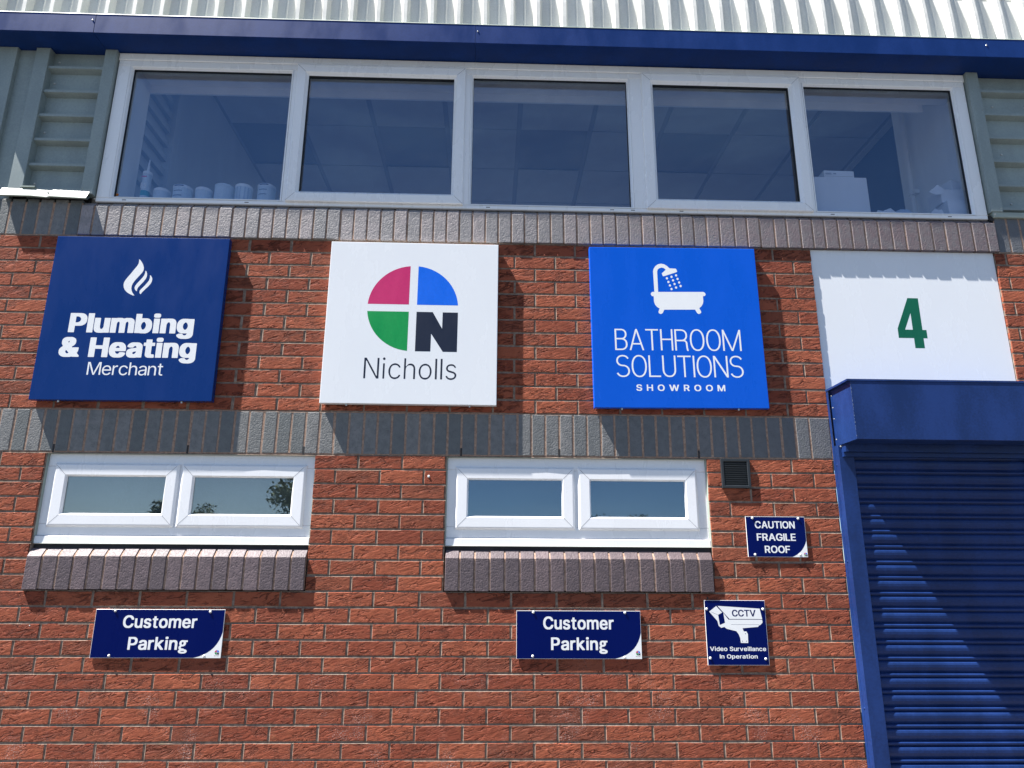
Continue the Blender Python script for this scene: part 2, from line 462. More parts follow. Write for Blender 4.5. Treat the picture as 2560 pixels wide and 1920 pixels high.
def glyph(ch, w, t, h, double_g=False):
    """strokes of one letter; cap height 1, w = width, t/h = stem and bar thickness.
    returns ribbons ('s', pts) and polygons ('p', pts)"""
    r, q, X = t/2, h/2, 0.735
    S = lambda *pts: ('s', list(pts))
    def V(x, a, b): return ('p', [(x-r,a),(x+r,a),(x+r,b),(x-r,b)])
    def H(y, a, b): return ('p', [(a,y-q),(b,y-q),(b,y+q),(a,y+q)])
    def D(x0, y0, x1, y1, k=1.0):
        L = math.hypot(x1-x0, y1-y0); hw = r*k*L/abs(y1-y0)
        return ('p', [(x0-hw,y0),(x0+hw,y0),(x1+hw,y1),(x1-hw,y1)])
    m = w/2
    def bowl(top, bot, xr):
        ry = (top-bot)/2; cx = max(xr-ry*1.0, t)
        return S((r,top), (cx,top), *arc(cx,(top+bot)/2,xr-cx,ry,90,-90), (cx,bot), (r,bot))
    if ch == 'I': return [V(r,0,1)]
    if ch == 'l': return [V(r,0,1)]
    if ch == 'i': return [V(r,0,X), V(r,1-max(h*0.95,0.11),1)]
    if ch == 'P': return [V(r,0,1), bowl(1-q, 0.40+q, w-r)]
    if ch == 'B': return [V(r,0,1), bowl(1-q, 0.535, w*0.95-r), bowl(0.535, q, w-r)]
    if ch == 'R':
        b = 0.47
        if t < 0.12:
            leg = S((m, b), *arc(w*0.62, b-0.14, w*0.26, 0.14, 90, 0, 6), (w*0.90, 0.12), (w*0.93, 0.02), (w-r*0.2, 0.0))
        else:
            leg = D(w*0.50, b, w-r*1.1, 0, 1.05)
        return [V(r,0,1), bowl(1-q, b, w*0.95-r), leg]
    if ch == 'H': return [V(r,0,1), V(w-r,0,1), H(0.52, r, w-r)]
    if ch == 'L': return [V(r,0,1), H(q, r, w)]
    if ch == 'E': return [V(r,0,1), H(q, r, w), H(1-q, r, w), H(0.52, r, w*0.94)]
    if ch == 'F': return [V(r,0,1), H(1-q, r, w), H(0.50, r, w*0.92)]
    if ch == 'T': return [V(m,0,1), H(1-q, 0, w)]
    if ch == 'U': return [S((r,1), (r,0.36), *arc(m,0.36,m-r,0.36-q,180,360), (w-r,1))]
    if ch == 'O': return [('o', arc(m,0.5,m-r,0.515-q,0,360,36,2.2))]
    if ch == 'C': return [S(*arc(m,0.5,m-r,0.515-q,38,322,28))]
    if ch == 'G': return [S(*arc(m,0.5,m-r,0.515-q,40,322,28)), V(w-r,0.02,0.50), H(0.50, m*1.05, w)]
    if ch == 'N':
        return [V(r,0,1), V(w-r,0,1), D(w-r*1.05,0,r*1.05,1,1.05)]
    if ch == 'M':
        return [V(r,0,1), V(w-r,0,1), D(m,0,r*1.0,1,0.95), D(m,0,w-r,1,0.95)]
    if ch == 'A':
        return [D(r,0,m,1,0.95), D(w-r,0,m,1,0.95), H(0.30, w*0.22, w*0.78)]
    if ch == 'V': return [D(m,0,r,1,1), D(m,0,w-r,1,1)]
    if ch == 'W':
        return [D(w*0.28,0,r,1,0.95), D(w*0.28,0,m,1,0.95), D(w*0.72,0,m,1,0.95), D(w*0.72,0,w-r,1,0.95)]
    if ch == 'S' or ch == 's':
        T = 1.012 if ch == 'S' else X+0.012
        mid = T*0.515; c1 = (T-q+mid)/2; c2 = (mid-0.012+q)/2; ra = (T-q-mid)/2; rb = (mid+0.012-q)/2
        up = arc(m, c1, (m-r)*0.95, ra, 22, 262, 22, 2.15)
        dn = arc(m, c2, m-r, rb, 82, -160, 22, 2.15)
        return [S(*up, *dn)]
    if ch == 'u': return [S((r,X), (r,0.29), *arc(m*0.98,0.29,m*0.98-r,0.30-q,180,352)), V(w-r,0,X)]
    if ch == 'n': return [V(r,0,X), S(*arc(m*1.02,X-0.28,m*0.98-r,0.29-q,172,0), (w-r,0))]
    if ch == 'h': return [V(r,0,1), S(*arc(m*1.02,X-0.28,m*0.98-r,0.29-q,172,0), (w-r,0))]
    if ch == 'r': return [V(r,0,X), S(*arc(r+w*0.62,X-0.30,w*0.62-r*0.3,0.31-q,178,88, 9))]
    if ch == 'm':
        k = (w-t)/2; a = k/2
        return [V(r,0,X), V(r+k,0,X-0.22)] + \
               [S(*arc(r+a,X-0.26,a,0.27-q,172,0), (r+k,X-0.30)),
                S(*arc(r+k+a,X-0.26,a,0.27-q,172,0), (w-r,0))]
    if ch == 'b': return [V(r,0,1), ('o', arc(m,X/2,m-r,X/2+0.012-q,0,360,32))]
    if ch == 'p': return [V(r,-0.27,X), ('o', arc(m,X/2,m-r,X/2+0.012-q,0,360,32))]
    if ch == 'd': return [V(w-r,0,1), ('o', arc(m,X/2,m-r,X/2+0.012-q,0,360,32))]
    if ch == 'o': return [('o', arc(m,X/2,m-r,X/2+0.012-q,0,360,32))]
    if ch == 'c': return [S(*arc(m,X/2,m-r,X/2+0.012-q,38,322,26))]
    if ch == 'e': return [S(*arc(m,X/2,m-r,X/2+0.012-q,-4,318,30)), H(X*0.49, r, w-r*0.6)]
    if ch == 'g':
        if double_g:
            return [('o', arc(w*0.45,X*0.70,w*0.36-r*0.8,X*0.31-q*0.8,0,360,26)),
                    H(X-q*0.9, w*0.60, w*1.02),
                    S((w*0.25,X*0.40), (w*0.14,X*0.27), (w*0.16,X*0.13), (w*0.35,0.03), (w*0.62,0.02)),
                    ('o', arc(m*1.02,-0.13,m-r*0.9,0.15-q*0.7,0,360,26))]
        return [('o', arc(m,X/2+0.02,m-r,X/2-q-0.01,0,360,32)), V(w-r,0.0,X),
                S((w-r,0.02), *arc(m,-0.02,m-r,0.26-q,0,-152,14))]
    if ch == 'a':
        return [S(*arc(m,X-0.25,m-r*1.05,0.26-q,160,0,14), (w-r*1.05,0.16), (w-r*0.7,0)),
                S((w-r,0.40), (m,0.43), *arc(m*0.98,0.215,m*0.98-r,0.225-q,105,255,14), (m*1.25,0.03+q), (w-r,0.14))]
    if ch == 't':
        c = w*0.42
        return [S((c,0.93), (c,0.18), *arc(c+w*0.42,0.17,w*0.42,0.17-q,180,265,7)), H(X-q, 0, w)]
    if ch == 'k': return [V(r,0,1), D(r+t*0.35,X*0.32,w-r*1.3,X,0.9), D(w-r*1.1,0,w*0.42,X*0.55,1.0)]
    if ch == 'v': return [D(m,0,r,X,0.95), D(m,0,w-r,X,0.95)]
    if ch == '&':
        return [S((w-r*0.6,0.02), (w*0.70,0.20), (w*0.42,0.50), (w*0.29,0.66), *arc(w*0.44,0.79,w*0.175,0.21-q,195,-15,14), (w*0.55,0.62), (w*0.36,0.50),
                  *arc(w*0.36,0.27,w*0.36-r,0.27-q,100,290,16), (w*0.60,0.14), (w*0.76,0.32), (w*0.84,0.50))]
    if ch == '8': return [('o', arc(m,0.73,m*0.86-r,0.27-q,0,360,24)), ('o', arc(m,0.26,m-r,0.26-q,0,360,24))]
    if ch == '5': return [H(1-q, r*1.4, w*0.96), ('p', [(r*0.6,0.48),(r*2.6,0.48),(r*3.0,1),(r*1.2,1)]),
                          S((r*1.6,0.50), *arc(m,0.33,m-r,0.33-q,115,-150,20))]
    return []

WID = dict(I=0, l=0, i=0, P=.76, B=.78, R=.80, H=.78, L=.62, E=.70, F=.66, T=.74, U=.78, O=.98, C=.93, G=.95, N=.80, M=.98,
           A=.86, V=.84, W=1.15, S=.80, s=.58, u=.66, n=.66, h=.66, r=.36, m=1.04, b=.70, p=.70, d=.70, o=.70, c=.64, e=.68,
           g=.70, a=.66, t=.38, k=.62, v=.62)
WID['&'] = .98; WID['8'] = .68; WID['5'] = .66; WID[' '] = .34

def text_polys(s, x0, x1, base, cap, t, h=None, gap=0.14, double_g=False, wide=None):
    """outlines of a line of text that runs from x0 to x1"""
    if h is None: h = t*0.86
    W = (x1-x0)/cap
    wid = dict(WID)
    if wide: wid.update(wide)
    nat = [wid[c] if wid[c] else t for c in s]
    fixed = sum(t for c in s if c in 'Iil') + gap*(len(s)-1)
    var = sum(n for c, n in zip(s, nat) if c not in 'Iil')
    k = (W-fixed)/var
    polys = []; x = 0.0
    for c, n in zip(s, nat):
        w = t if c in 'Iil' else n*k
        if c != ' ':
            for kind, pts in glyph(c, w, t, h, double_g):
                if kind == 'p':
                    polys.append([(x+a, b) for a, b in pts])
                else:
                    closed = kind == 'o'
                    if closed: pts = pts[:-1]
                    n_ = len(pts); L = []; Rr = []
                    for i in range(n_):
                        a = pts[(i-1) % n_] if (closed or i > 0) else pts[0]
                        b = pts[(i+1) % n_] if (closed or i < n_-1) else pts[-1]
                        dx, dy = b[0]-a[0], b[1]-a[1]; l = math.hypot(dx, dy) or 1
                        nx, ny = -dy/l, dx/l
                        L.append((x+pts[i][0]+nx*t/2, pts[i][1]+ny*h/2)); Rr.append((x+pts[i][0]-nx*t/2, pts[i][1]-ny*h/2))
                    rng = range(n_) if closed else range(n_-1)
                    for i in rng:
                        j = (i+1) % n_
                        polys.append([L[i], L[j], Rr[j], Rr[i]])
        x += w + gap
    return [[(x0 + a*cap, base + b*cap) for a, b in p] for p in polys]

def put_text(mb, polys, y):
    """every stroke a hair in front of the one before, so none share a plane"""
    for i, p in enumerate(polys):
        yy = y - (i % 12)*0.000003
        mb.add([(a, yy, b) for a, b in p], [tuple(range(len(p)))])

FONT_HEAVY = {'&':'251,-8 168,14 126,35 87,62 54,96 30,131 4,203 0,231 0,331 12,385 30,420 61,463 150,545 97,634 79,691 75,808 86,861 108,908 146,950 190,980 237,997 283,1006 490,1006 532,997 589,972 637,936 672,886 686,847 691,812 690,723 670,655 636,603 593,561 539,520 535,509 568,470 596,482 821,482 842,473 844,384 836,320 823,267 793,196 895,67 897,14 888,4 874,1 618,2 589,14 490,-9 / 367,171 386,172 418,187 433,197 435,206 326,338 315,342 288,299 283,267 294,237 315,205 340,184 / 371,719 379,718 386,725 409,769 405,790 386,813 368,797 356,769 357,748',
'H':'12,3 2,10 0,25 0,975 5,993 23,999 258,999 279,990 281,612 286,601 297,600 601,601 605,616 608,990 629,999 864,999 881,993 887,975 887,25 881,7 864,1 629,1 608,10 605,406 601,420 297,422 286,420 281,409 279,10 258,1',
'P':'12,3 2,10 0,21 2,990 23,999 507,998 604,980 683,940 732,895 764,847 786,794 797,733 798,612 794,580 775,516 743,459 719,431 686,402 629,369 593,355 507,340 286,338 281,324 279,10 258,1 / 286,516 354,514 422,530 458,550 492,591 516,662 509,708 483,762 440,800 401,816 358,824 294,824 283,819 281,530',
'a':'205,-12 137,6 94,28 59,56 27,98 12,128 0,185 0,285 16,345 39,381 59,400 126,438 219,464 422,493 439,505 440,523 415,570 393,586 379,591 354,581 326,560 290,509 279,501 144,500 119,505 41,529 26,537 21,548 21,598 35,630 64,673 119,720 183,752 240,767 269,771 489,770 550,759 607,736 648,708 682,669 704,630 719,569 723,512 721,10 700,1 489,1 425,-13 / 328,171 340,167 359,174 409,213 433,252 444,292 443,306 415,307 347,292 319,279 292,256 281,235 282,217 295,196',
'b':'294,-12 240,1 20,2 5,7 1,14 0,979 2,990 12,997 265,996 274,979 276,772 283,769 511,770 554,762 600,745 644,719 694,673 733,616 761,545 772,495 780,416 780,345 772,267 757,203 743,167 725,131 683,74 625,28 547,-5 500,-13 / 382,174 394,174 415,187 458,235 487,299 500,381 487,463 460,523 418,571 386,588 349,566 311,520 286,459 274,391 279,334 304,256 331,213 357,188',
'e':'290,-12 223,3 180,20 134,49 86,92 38,163 12,238 0,317 4,477 30,573 69,644 119,699 166,732 226,759 283,770 500,771 547,762 589,748 625,730 666,701 718,645 745,594 768,523 776,466 774,320 753,311 297,311 287,306 287,299 305,252 337,209 393,171 415,170 454,194 476,220 493,253 507,263 643,265 760,235 765,224 766,181 757,149 725,95 687,57 646,29 593,5 511,-13 / 297,477 472,475 480,477 484,484 465,527 441,559 415,579 390,588 361,574 332,548 296,491',
'g':'287,-271 194,-254 133,-226 101,-205 57,-161 31,-121 31,-61 130,-4 269,-2 287,-10 343,-72 376,-90 400,-94 443,-76 470,-54 488,-25 497,7 482,12 304,9 222,21 183,34 126,67 98,90 66,127 22,210 11,249 0,320 4,484 19,552 40,605 82,669 119,706 180,745 240,766 272,771 479,771 525,764 771,761 780,744 780,-29 771,-82 757,-121 729,-168 692,-205 643,-236 593,-255 497,-273 / 385,196 400,195 425,209 444,224 468,255 494,313 505,381 501,427 491,470 467,523 425,571 393,588 347,560 318,523 290,459 278,391 290,317 316,256 349,217',
'i':'33,3 23,10 21,21 22,751 26,758 40,763 283,762 293,755 295,744 294,14 290,7 275,2 / 80,808 58,813 26,832 8,854 1,872 0,958 8,979 26,1002 58,1021 83,1027 233,1027 272,1015 305,986 316,958 316,872 308,851 286,828 265,815 233,806',
'l':'12,3 2,10 0,21 1,986 5,993 20,998 269,997 279,990 281,979 281,14 276,7 262,2',
'm':'12,3 2,10 0,25 0,740 5,758 23,763 240,764 290,774 479,774 529,762 575,740 618,759 675,774 881,774 938,760 978,741 1006,721 1042,680 1071,619 1082,545 1083,25 1077,7 1059,1 828,1 807,10 805,502 785,556 764,577 746,585 732,578 706,552 689,520 681,491 677,445 677,21 671,7 653,1 426,1 405,10 402,502 394,534 376,562 361,577 347,583 322,568 298,537 283,502 275,459 272,10 251,1',
'n':'12,3 2,10 0,25 0,740 5,758 23,763 258,764 297,771 507,770 579,752 636,717 658,694 683,658 705,605 715,559 719,509 719,25 714,7 696,1 465,1 444,10 441,473 430,516 415,545 397,567 365,585 347,577 315,548 291,509 278,466 274,431 272,10 251,1',
't':'272,-4 222,6 180,28 146,57 120,99 107,156 106,587 98,596 16,597 5,601 0,612 1,751 16,763 94,764 105,768 107,915 112,926 123,930 372,928 381,915 383,768 393,764 507,763 518,758 523,748 523,616 518,601 504,596 390,596 381,587 381,231 387,199 397,181 408,172 500,169 518,160 537,82 537,17 522,3 479,-6',
'u':'233,-8 151,9 90,42 55,76 37,103 12,163 0,235 2,755 12,762 27,764 251,763 272,755 274,317 278,285 290,245 307,213 329,191 354,180 391,203 412,228 430,263 441,306 444,755 465,763 710,761 718,754 719,740 717,10 696,1 465,1 397,-9'}
FONT_BOLD = {'5':'250,-7 199,4 148,24 103,52 66,85 34,129 12,176 0,235 2,287 16,292 184,290 207,231 238,191 294,156 342,143 407,169 459,216 478,246 492,282 500,326 496,352 474,414 442,462 404,491 353,513 327,518 290,510 243,492 195,464 108,464 38,471 16,479 15,531 67,992 82,997 641,996 647,981 647,860 641,849 246,845 238,813 223,670 225,661 232,658 283,668 429,668 470,660 543,630 583,602 614,571 646,527 664,491 687,418 691,271 671,187 646,136 614,92 565,48 513,18 462,0 418,-8',
'8':'269,-7 177,15 107,52 62,92 41,118 9,187 0,235 0,319 15,388 38,436 59,465 127,524 78,575 58,608 45,641 33,714 37,798 50,845 82,901 108,931 170,974 232,998 276,1008 448,1008 532,985 595,948 642,901 676,838 687,798 691,754 687,677 680,644 653,586 597,524 664,467 701,410 723,334 723,220 704,153 675,106 634,65 579,29 514,4 451,-8 / 340,144 375,142 411,150 470,180 511,224 530,275 521,323 493,370 441,415 375,438 345,437 320,431 287,417 258,397 217,352 194,293 202,246 227,206 269,170 302,154 / 348,593 371,592 408,604 452,633 477,665 497,718 492,754 470,800 433,833 400,850 367,858 324,850 280,825 246,787 227,736 232,696 260,644 302,611',
'A':'5,4 0,12 0,41 11,78 344,992 360,997 555,995 569,970 902,63 906,45 905,8 890,3 718,3 707,7 624,239 609,268 309,270 298,268 291,261 199,5 / 353,421 543,420 555,425 459,710 451,720 352,436',
'C':'367,-7 265,19 181,66 110,133 63,202 27,286 4,396 0,564 19,685 48,769 96,849 161,919 217,958 290,990 371,1008 543,1008 594,1000 645,985 707,956 762,916 796,882 839,820 861,772 880,703 879,659 864,654 693,655 650,743 620,780 572,817 524,839 473,851 440,850 382,832 323,799 287,767 246,710 216,644 201,593 190,498 201,407 217,352 257,271 300,220 345,187 382,168 444,150 477,150 528,164 561,177 601,204 639,242 656,267 693,345 875,345 881,330 876,275 852,206 813,139 764,85 704,42 630,10 550,-8',
'E':'5,4 0,19 2,992 16,997 653,995 658,984 658,864 653,849 210,847 195,842 194,597 199,582 620,579 625,568 625,447 623,435 612,431 199,429 194,414 194,169 196,158 207,153 656,151 662,140 660,8 645,3',
'F':'5,4 0,19 2,992 16,997 646,995 651,984 651,864 645,849 210,847 196,842 196,571 210,566 601,564 607,553 606,425 594,416 199,414 194,399 192,8 177,3',
'G':'367,-7 265,19 195,55 122,116 67,195 27,286 4,396 0,564 16,674 43,758 89,843 150,911 221,961 294,992 371,1008 539,1008 590,1000 641,985 707,954 751,924 789,889 836,827 861,776 884,699 883,659 872,654 693,654 684,663 660,718 625,769 601,792 557,823 510,842 466,851 422,846 371,828 305,785 267,743 224,666 210,626 194,549 190,498 201,407 224,334 271,253 316,208 353,183 404,160 448,150 481,150 517,158 587,191 639,239 674,296 694,367 682,376 458,378 453,392 455,521 470,526 879,526 890,521 892,509 892,359 880,275 851,191 810,128 755,73 696,35 616,4 554,-8',
'H':'5,4 0,19 2,992 13,997 177,997 192,992 194,604 199,590 605,588 617,590 621,601 623,992 638,997 810,995 815,981 813,8 803,3 638,3 623,8 622,418 617,432 210,434 199,432 194,421 192,8 177,3',
'I':'5,4 0,19 0,988 13,997 185,997 192,992 194,981 193,12 181,3',
'L':'5,4 0,19 0,988 13,997 185,997 192,992 194,981 195,158 210,153 631,151 636,140 636,12 631,4 620,3',
'M':'5,4 0,19 0,981 5,995 229,997 245,992 506,319 514,312 777,992 795,997 1004,997 1018,992 1020,19 1015,5 846,3 831,8 830,549 824,571 609,27 601,8 587,3 433,3 421,8 203,553 193,564 189,8 174,3',
'N':'5,4 0,19 2,992 13,997 199,997 218,992 627,352 632,370 634,992 649,997 821,995 826,981 824,8 813,3 627,3 608,8 199,648 194,630 192,8 177,3',
'O':'367,-7 276,15 217,42 181,66 110,133 60,208 20,312 4,396 0,560 12,655 38,743 58,787 89,838 115,873 157,915 221,959 298,992 375,1008 543,1008 594,1000 685,967 766,913 828,843 869,772 899,688 917,582 917,418 905,337 883,261 843,179 799,120 766,87 718,52 642,14 550,-8 / 439,151 473,150 547,172 602,206 645,248 686,312 704,356 720,414 727,469 723,564 708,633 686,688 657,736 614,783 587,806 521,839 470,851 411,842 353,817 298,777 271,747 242,703 212,633 194,549 190,498 198,425 210,374 228,326 258,271 294,226 334,194 389,165',
'P':'5,4 0,19 2,992 16,997 437,997 536,978 609,941 654,900 679,867 704,816 720,758 724,725 723,615 709,549 682,487 654,447 628,421 585,392 525,366 437,350 199,348 194,334 192,8 177,3 / 199,502 349,500 386,505 452,531 492,566 511,597 523,630 530,685 521,725 507,758 468,805 422,831 356,847 207,847 196,842 194,516',
'R':'5,4 0,19 2,992 16,997 437,997 528,981 572,965 609,945 654,908 686,864 700,836 723,750 727,666 723,615 713,564 686,502 636,443 576,405 571,396 757,52 759,8 744,3 547,6 351,367 338,372 210,372 199,370 194,359 192,8 177,3 / 199,524 335,522 378,526 444,545 479,568 511,608 530,666 530,703 521,736 492,789 444,824 382,843 349,847 199,845 194,831 194,538',
'S':'341,-14 261,-8 202,6 137,35 91,67 56,103 32,140 15,176 0,246 1,298 16,303 191,301 215,235 227,217 257,186 319,154 367,142 392,142 458,158 526,198 550,228 566,261 571,286 565,312 529,356 488,382 400,415 224,465 155,496 100,533 59,579 34,633 25,677 26,769 37,824 70,886 109,930 158,963 232,994 297,1008 480,1008 539,996 604,971 659,935 696,898 730,842 744,802 749,772 747,713 732,708 564,710 536,776 506,810 440,846 385,858 311,838 257,803 238,780 222,747 219,725 224,703 250,665 283,640 319,622 378,600 575,543 637,513 689,478 731,429 755,378 763,334 763,231 748,169 718,114 676,67 626,33 568,8 506,-8 418,-15',
'T':'305,4 300,19 298,842 287,847 5,849 0,860 1,992 16,997 788,996 793,981 793,860 788,849 506,847 495,842 493,12 481,3',
'U':'324,-11 272,-3 210,15 125,63 88,96 56,136 35,173 15,224 0,301 1,992 16,997 181,997 192,992 194,356 201,312 231,246 280,193 327,165 408,145 444,150 489,165 554,208 593,261 614,315 621,363 623,992 638,997 810,996 815,981 815,304 807,246 789,191 759,136 718,87 656,41 609,17 543,-3 484,-12',
'V':'356,4 341,27 8,930 0,955 1,992 16,997 188,997 201,992 455,279 462,290 705,992 718,997 901,996 906,988 906,959 899,930 564,11 550,3',
'W':'265,4 257,12 246,48 5,933 0,962 0,988 5,995 181,997 197,992 360,363 367,348 375,363 543,994 737,997 752,992 918,363 927,348 1097,992 1113,997 1281,997 1292,992 1294,959 1289,937 1033,7 1022,3 835,3 820,8 660,593 653,620 645,628 474,8 462,3',
'a':'199,-11 133,6 93,26 60,53 27,94 12,125 0,184 0,271 16,334 55,385 115,420 214,448 426,480 444,489 454,502 452,531 437,565 404,597 360,616 334,617 294,605 260,586 234,564 199,516 130,515 27,546 22,560 25,604 60,663 89,693 133,724 188,747 261,763 415,763 481,751 524,735 572,704 605,666 627,626 643,564 647,505 645,8 634,3 473,3 465,5 455,21 400,-2 356,-11 / 285,136 309,135 353,148 394,173 420,198 443,235 455,275 457,319 452,330 342,317 272,301 236,284 205,257 190,220 202,187 232,158',
'c':'283,-11 207,8 170,24 133,48 101,76 75,106 34,176 9,257 0,323 0,432 20,538 54,615 88,663 137,707 196,740 280,763 441,763 484,755 554,727 621,677 657,630 675,593 683,564 682,524 579,493 510,493 502,498 470,555 441,584 415,599 360,616 327,608 298,594 269,573 239,538 217,498 199,443 190,392 190,359 208,275 228,231 263,184 305,154 349,138 389,143 441,169 473,201 504,261 514,266 576,265 681,239 687,224 683,180 663,133 634,91 595,52 532,15 481,-3 430,-12',
'd':'261,-11 188,9 115,54 60,122 27,187 8,257 1,315 0,432 12,516 32,579 71,648 115,697 163,731 221,755 261,763 415,763 455,754 510,729 515,739 517,992 532,997 700,996 706,981 704,8 693,3 528,3 521,8 514,28 470,4 411,-11 / 340,140 364,139 397,150 434,173 459,198 480,228 501,275 519,378 515,421 501,480 463,553 441,576 408,599 356,615 324,608 287,590 261,569 239,543 206,473 190,392 199,308 213,261 232,224 272,176 304,155',
'e':'287,-11 217,4 177,20 133,48 88,89 41,158 12,239 0,315 0,432 15,520 34,575 71,642 121,696 170,729 221,751 280,763 433,763 477,755 528,737 584,703 628,659 653,622 682,557 698,491 702,454 700,326 685,321 203,320 195,312 206,268 220,235 256,187 303,155 349,139 375,136 437,158 471,184 506,239 517,244 579,243 685,217 691,206 689,169 670,122 645,87 609,52 550,17 506,0 440,-12 / 202,462 492,460 499,462 503,469 482,527 451,569 407,601 356,617 298,598 250,562 209,498 199,469',
'g':'283,-277 192,-260 133,-234 103,-215 59,-171 34,-134 29,-116 32,-83 122,-32 192,-30 203,-35 243,-83 298,-119 349,-132 404,-124 452,-101 488,-69 510,-21 518,45 510,48 466,26 422,14 371,10 254,14 195,30 155,48 122,69 84,103 52,147 27,198 11,250 0,323 4,476 19,546 38,593 82,663 119,701 173,737 236,758 269,763 418,763 466,751 517,725 524,750 532,756 700,754 705,739 705,-36 698,-87 686,-123 657,-175 623,-209 576,-241 550,-252 488,-270 426,-279 / 344,162 364,161 393,169 422,183 456,209 481,242 503,290 519,370 518,407 507,465 477,535 422,591 396,605 356,616 323,608 298,596 250,557 210,487 190,396 191,363 202,304 232,239 272,194 301,176',
'i':'27,4 22,19 22,747 35,756 199,756 207,750 208,739 208,12 195,3 / 71,830 49,836 26,849 4,882 0,959 16,995 46,1018 78,1026 159,1026 199,1011 221,988 230,966 230,893 221,867 192,840 163,830',
'k':'5,4 0,19 0,988 13,997 177,997 186,984 187,524 192,511 433,754 631,756 646,750 647,718 642,705 378,438 372,425 660,59 668,45 669,12 656,3 452,5 221,291 199,277 187,257 185,8 170,3',
'l':'5,4 0,19 0,988 13,997 185,997 192,992 194,981 193,12 181,3',
'm':'5,4 0,19 0,739 5,754 174,756 181,751 188,732 236,755 280,766 411,767 448,758 484,742 536,698 605,744 660,762 689,767 821,767 861,758 912,736 941,716 975,677 1004,615 1016,538 1016,19 1011,5 843,3 828,8 826,513 811,557 788,584 755,605 718,616 667,596 636,568 615,535 604,498 600,451 600,19 595,5 430,3 415,8 413,513 403,546 380,579 345,604 313,616 272,603 234,575 209,542 191,495 186,458 185,8 174,3',
'n':'5,4 0,19 2,751 13,756 174,756 181,750 188,727 239,751 287,763 437,763 510,744 561,712 595,674 617,633 639,553 643,502 642,8 631,3 470,3 455,8 453,473 449,498 431,546 408,577 367,603 327,613 272,594 238,568 209,527 191,476 186,436 185,8 174,3',
'o':'283,-11 207,8 170,24 133,48 101,76 75,106 34,176 9,257 0,323 0,432 20,538 54,615 88,663 137,707 196,740 280,763 441,763 484,755 543,733 599,696 653,638 689,572 708,516 720,443 720,308 708,235 688,176 653,114 603,59 561,30 506,4 459,-8 426,-12 / 344,140 375,139 404,148 433,164 471,198 498,239 512,271 530,341 532,374 518,462 502,505 484,535 448,577 419,597 360,616 327,608 291,590 265,569 239,539 208,476 190,388 199,308 228,231 260,187 283,168 313,150',
'p':'5,-263 0,-248 1,750 13,756 174,756 181,750 188,725 239,751 287,763 437,763 484,755 534,736 590,697 631,652 667,591 694,505 706,403 701,293 682,202 654,136 625,92 579,47 543,22 481,-3 433,-12 298,-12 239,3 190,27 185,-259 170,-264 / 337,140 360,139 404,156 424,169 462,209 500,286 515,378 500,469 463,546 411,594 349,616 287,594 239,550 208,495 195,451 186,396 191,323 205,271 221,235 242,202 272,171 305,151',
'r':'5,4 0,19 1,750 13,756 170,756 181,751 188,737 243,758 294,767 389,767 426,762 431,750 430,611 415,606 327,609 280,594 227,557 210,533 194,495 186,454 185,8 174,3',
's':'228,-11 184,-3 133,13 89,37 56,65 23,111 11,140 0,180 3,220 97,243 177,243 206,191 232,164 261,147 312,134 360,147 394,165 419,191 430,213 430,224 408,257 367,281 152,339 82,379 45,421 27,465 22,498 22,582 27,608 41,644 75,690 115,722 163,745 243,763 404,763 448,755 513,725 565,682 590,642 608,601 607,546 513,523 440,523 389,591 356,612 320,621 283,612 249,593 224,568 214,538 234,505 272,481 495,420 565,379 602,337 620,293 625,261 625,180 620,155 601,109 577,74 539,41 484,11 437,-3 386,-12',
't':'268,-3 217,8 181,26 150,52 122,98 109,155 109,604 100,613 9,614 0,622 1,751 12,756 100,756 108,761 109,915 118,927 290,926 296,915 298,761 309,756 433,756 442,747 442,626 437,615 309,613 296,604 296,217 304,180 314,162 327,152 345,146 426,145 436,141 456,63 456,12 447,3 407,-4',
'u':'228,-7 144,10 86,43 55,74 38,100 12,162 0,235 1,750 16,756 174,756 185,750 186,304 191,268 206,224 228,189 269,158 313,145 356,157 402,187 425,217 448,271 453,301 455,750 470,756 638,754 643,739 642,8 631,3 466,3 458,8 451,29 400,6 356,-4 320,-8',
'v':'275,4 264,19 8,688 0,714 1,750 16,756 184,756 198,750 367,295 375,304 535,750 550,756 729,754 734,747 734,721 727,692 466,11 451,3',
'g2':'250,-287 160,-271 107,-253 72,-233 18,-181 0,-124 16,-56 54,-13 102,15 106,23 43,62 15,215 23,238 103,344 65,404 45,479 49,577 67,630 99,677 148,718 201,744 261,756 341,756 401,745 675,743 682,728 680,613 669,606 563,605 553,600 565,517 561,468 541,404 504,347 458,309 397,283 352,274 246,273 246,253 196,189 192,170 193,151 199,144 261,109 280,104 416,100 428,87 432,53 537,32 582,16 627,-11 666,-52 673,-67 685,-117 673,-169 655,-196 623,-226 579,-252 522,-272 427,-288 / 294,-150 378,-152 424,-148 488,-130 499,-117 469,-98 401,-85 292,-85 258,-89 197,-106 188,-113 189,-124 224,-140 / 286,411 318,411 352,427 371,460 380,509 375,555 360,592 344,608 310,620 277,614 254,601 230,547 230,487 238,453 258,425'}
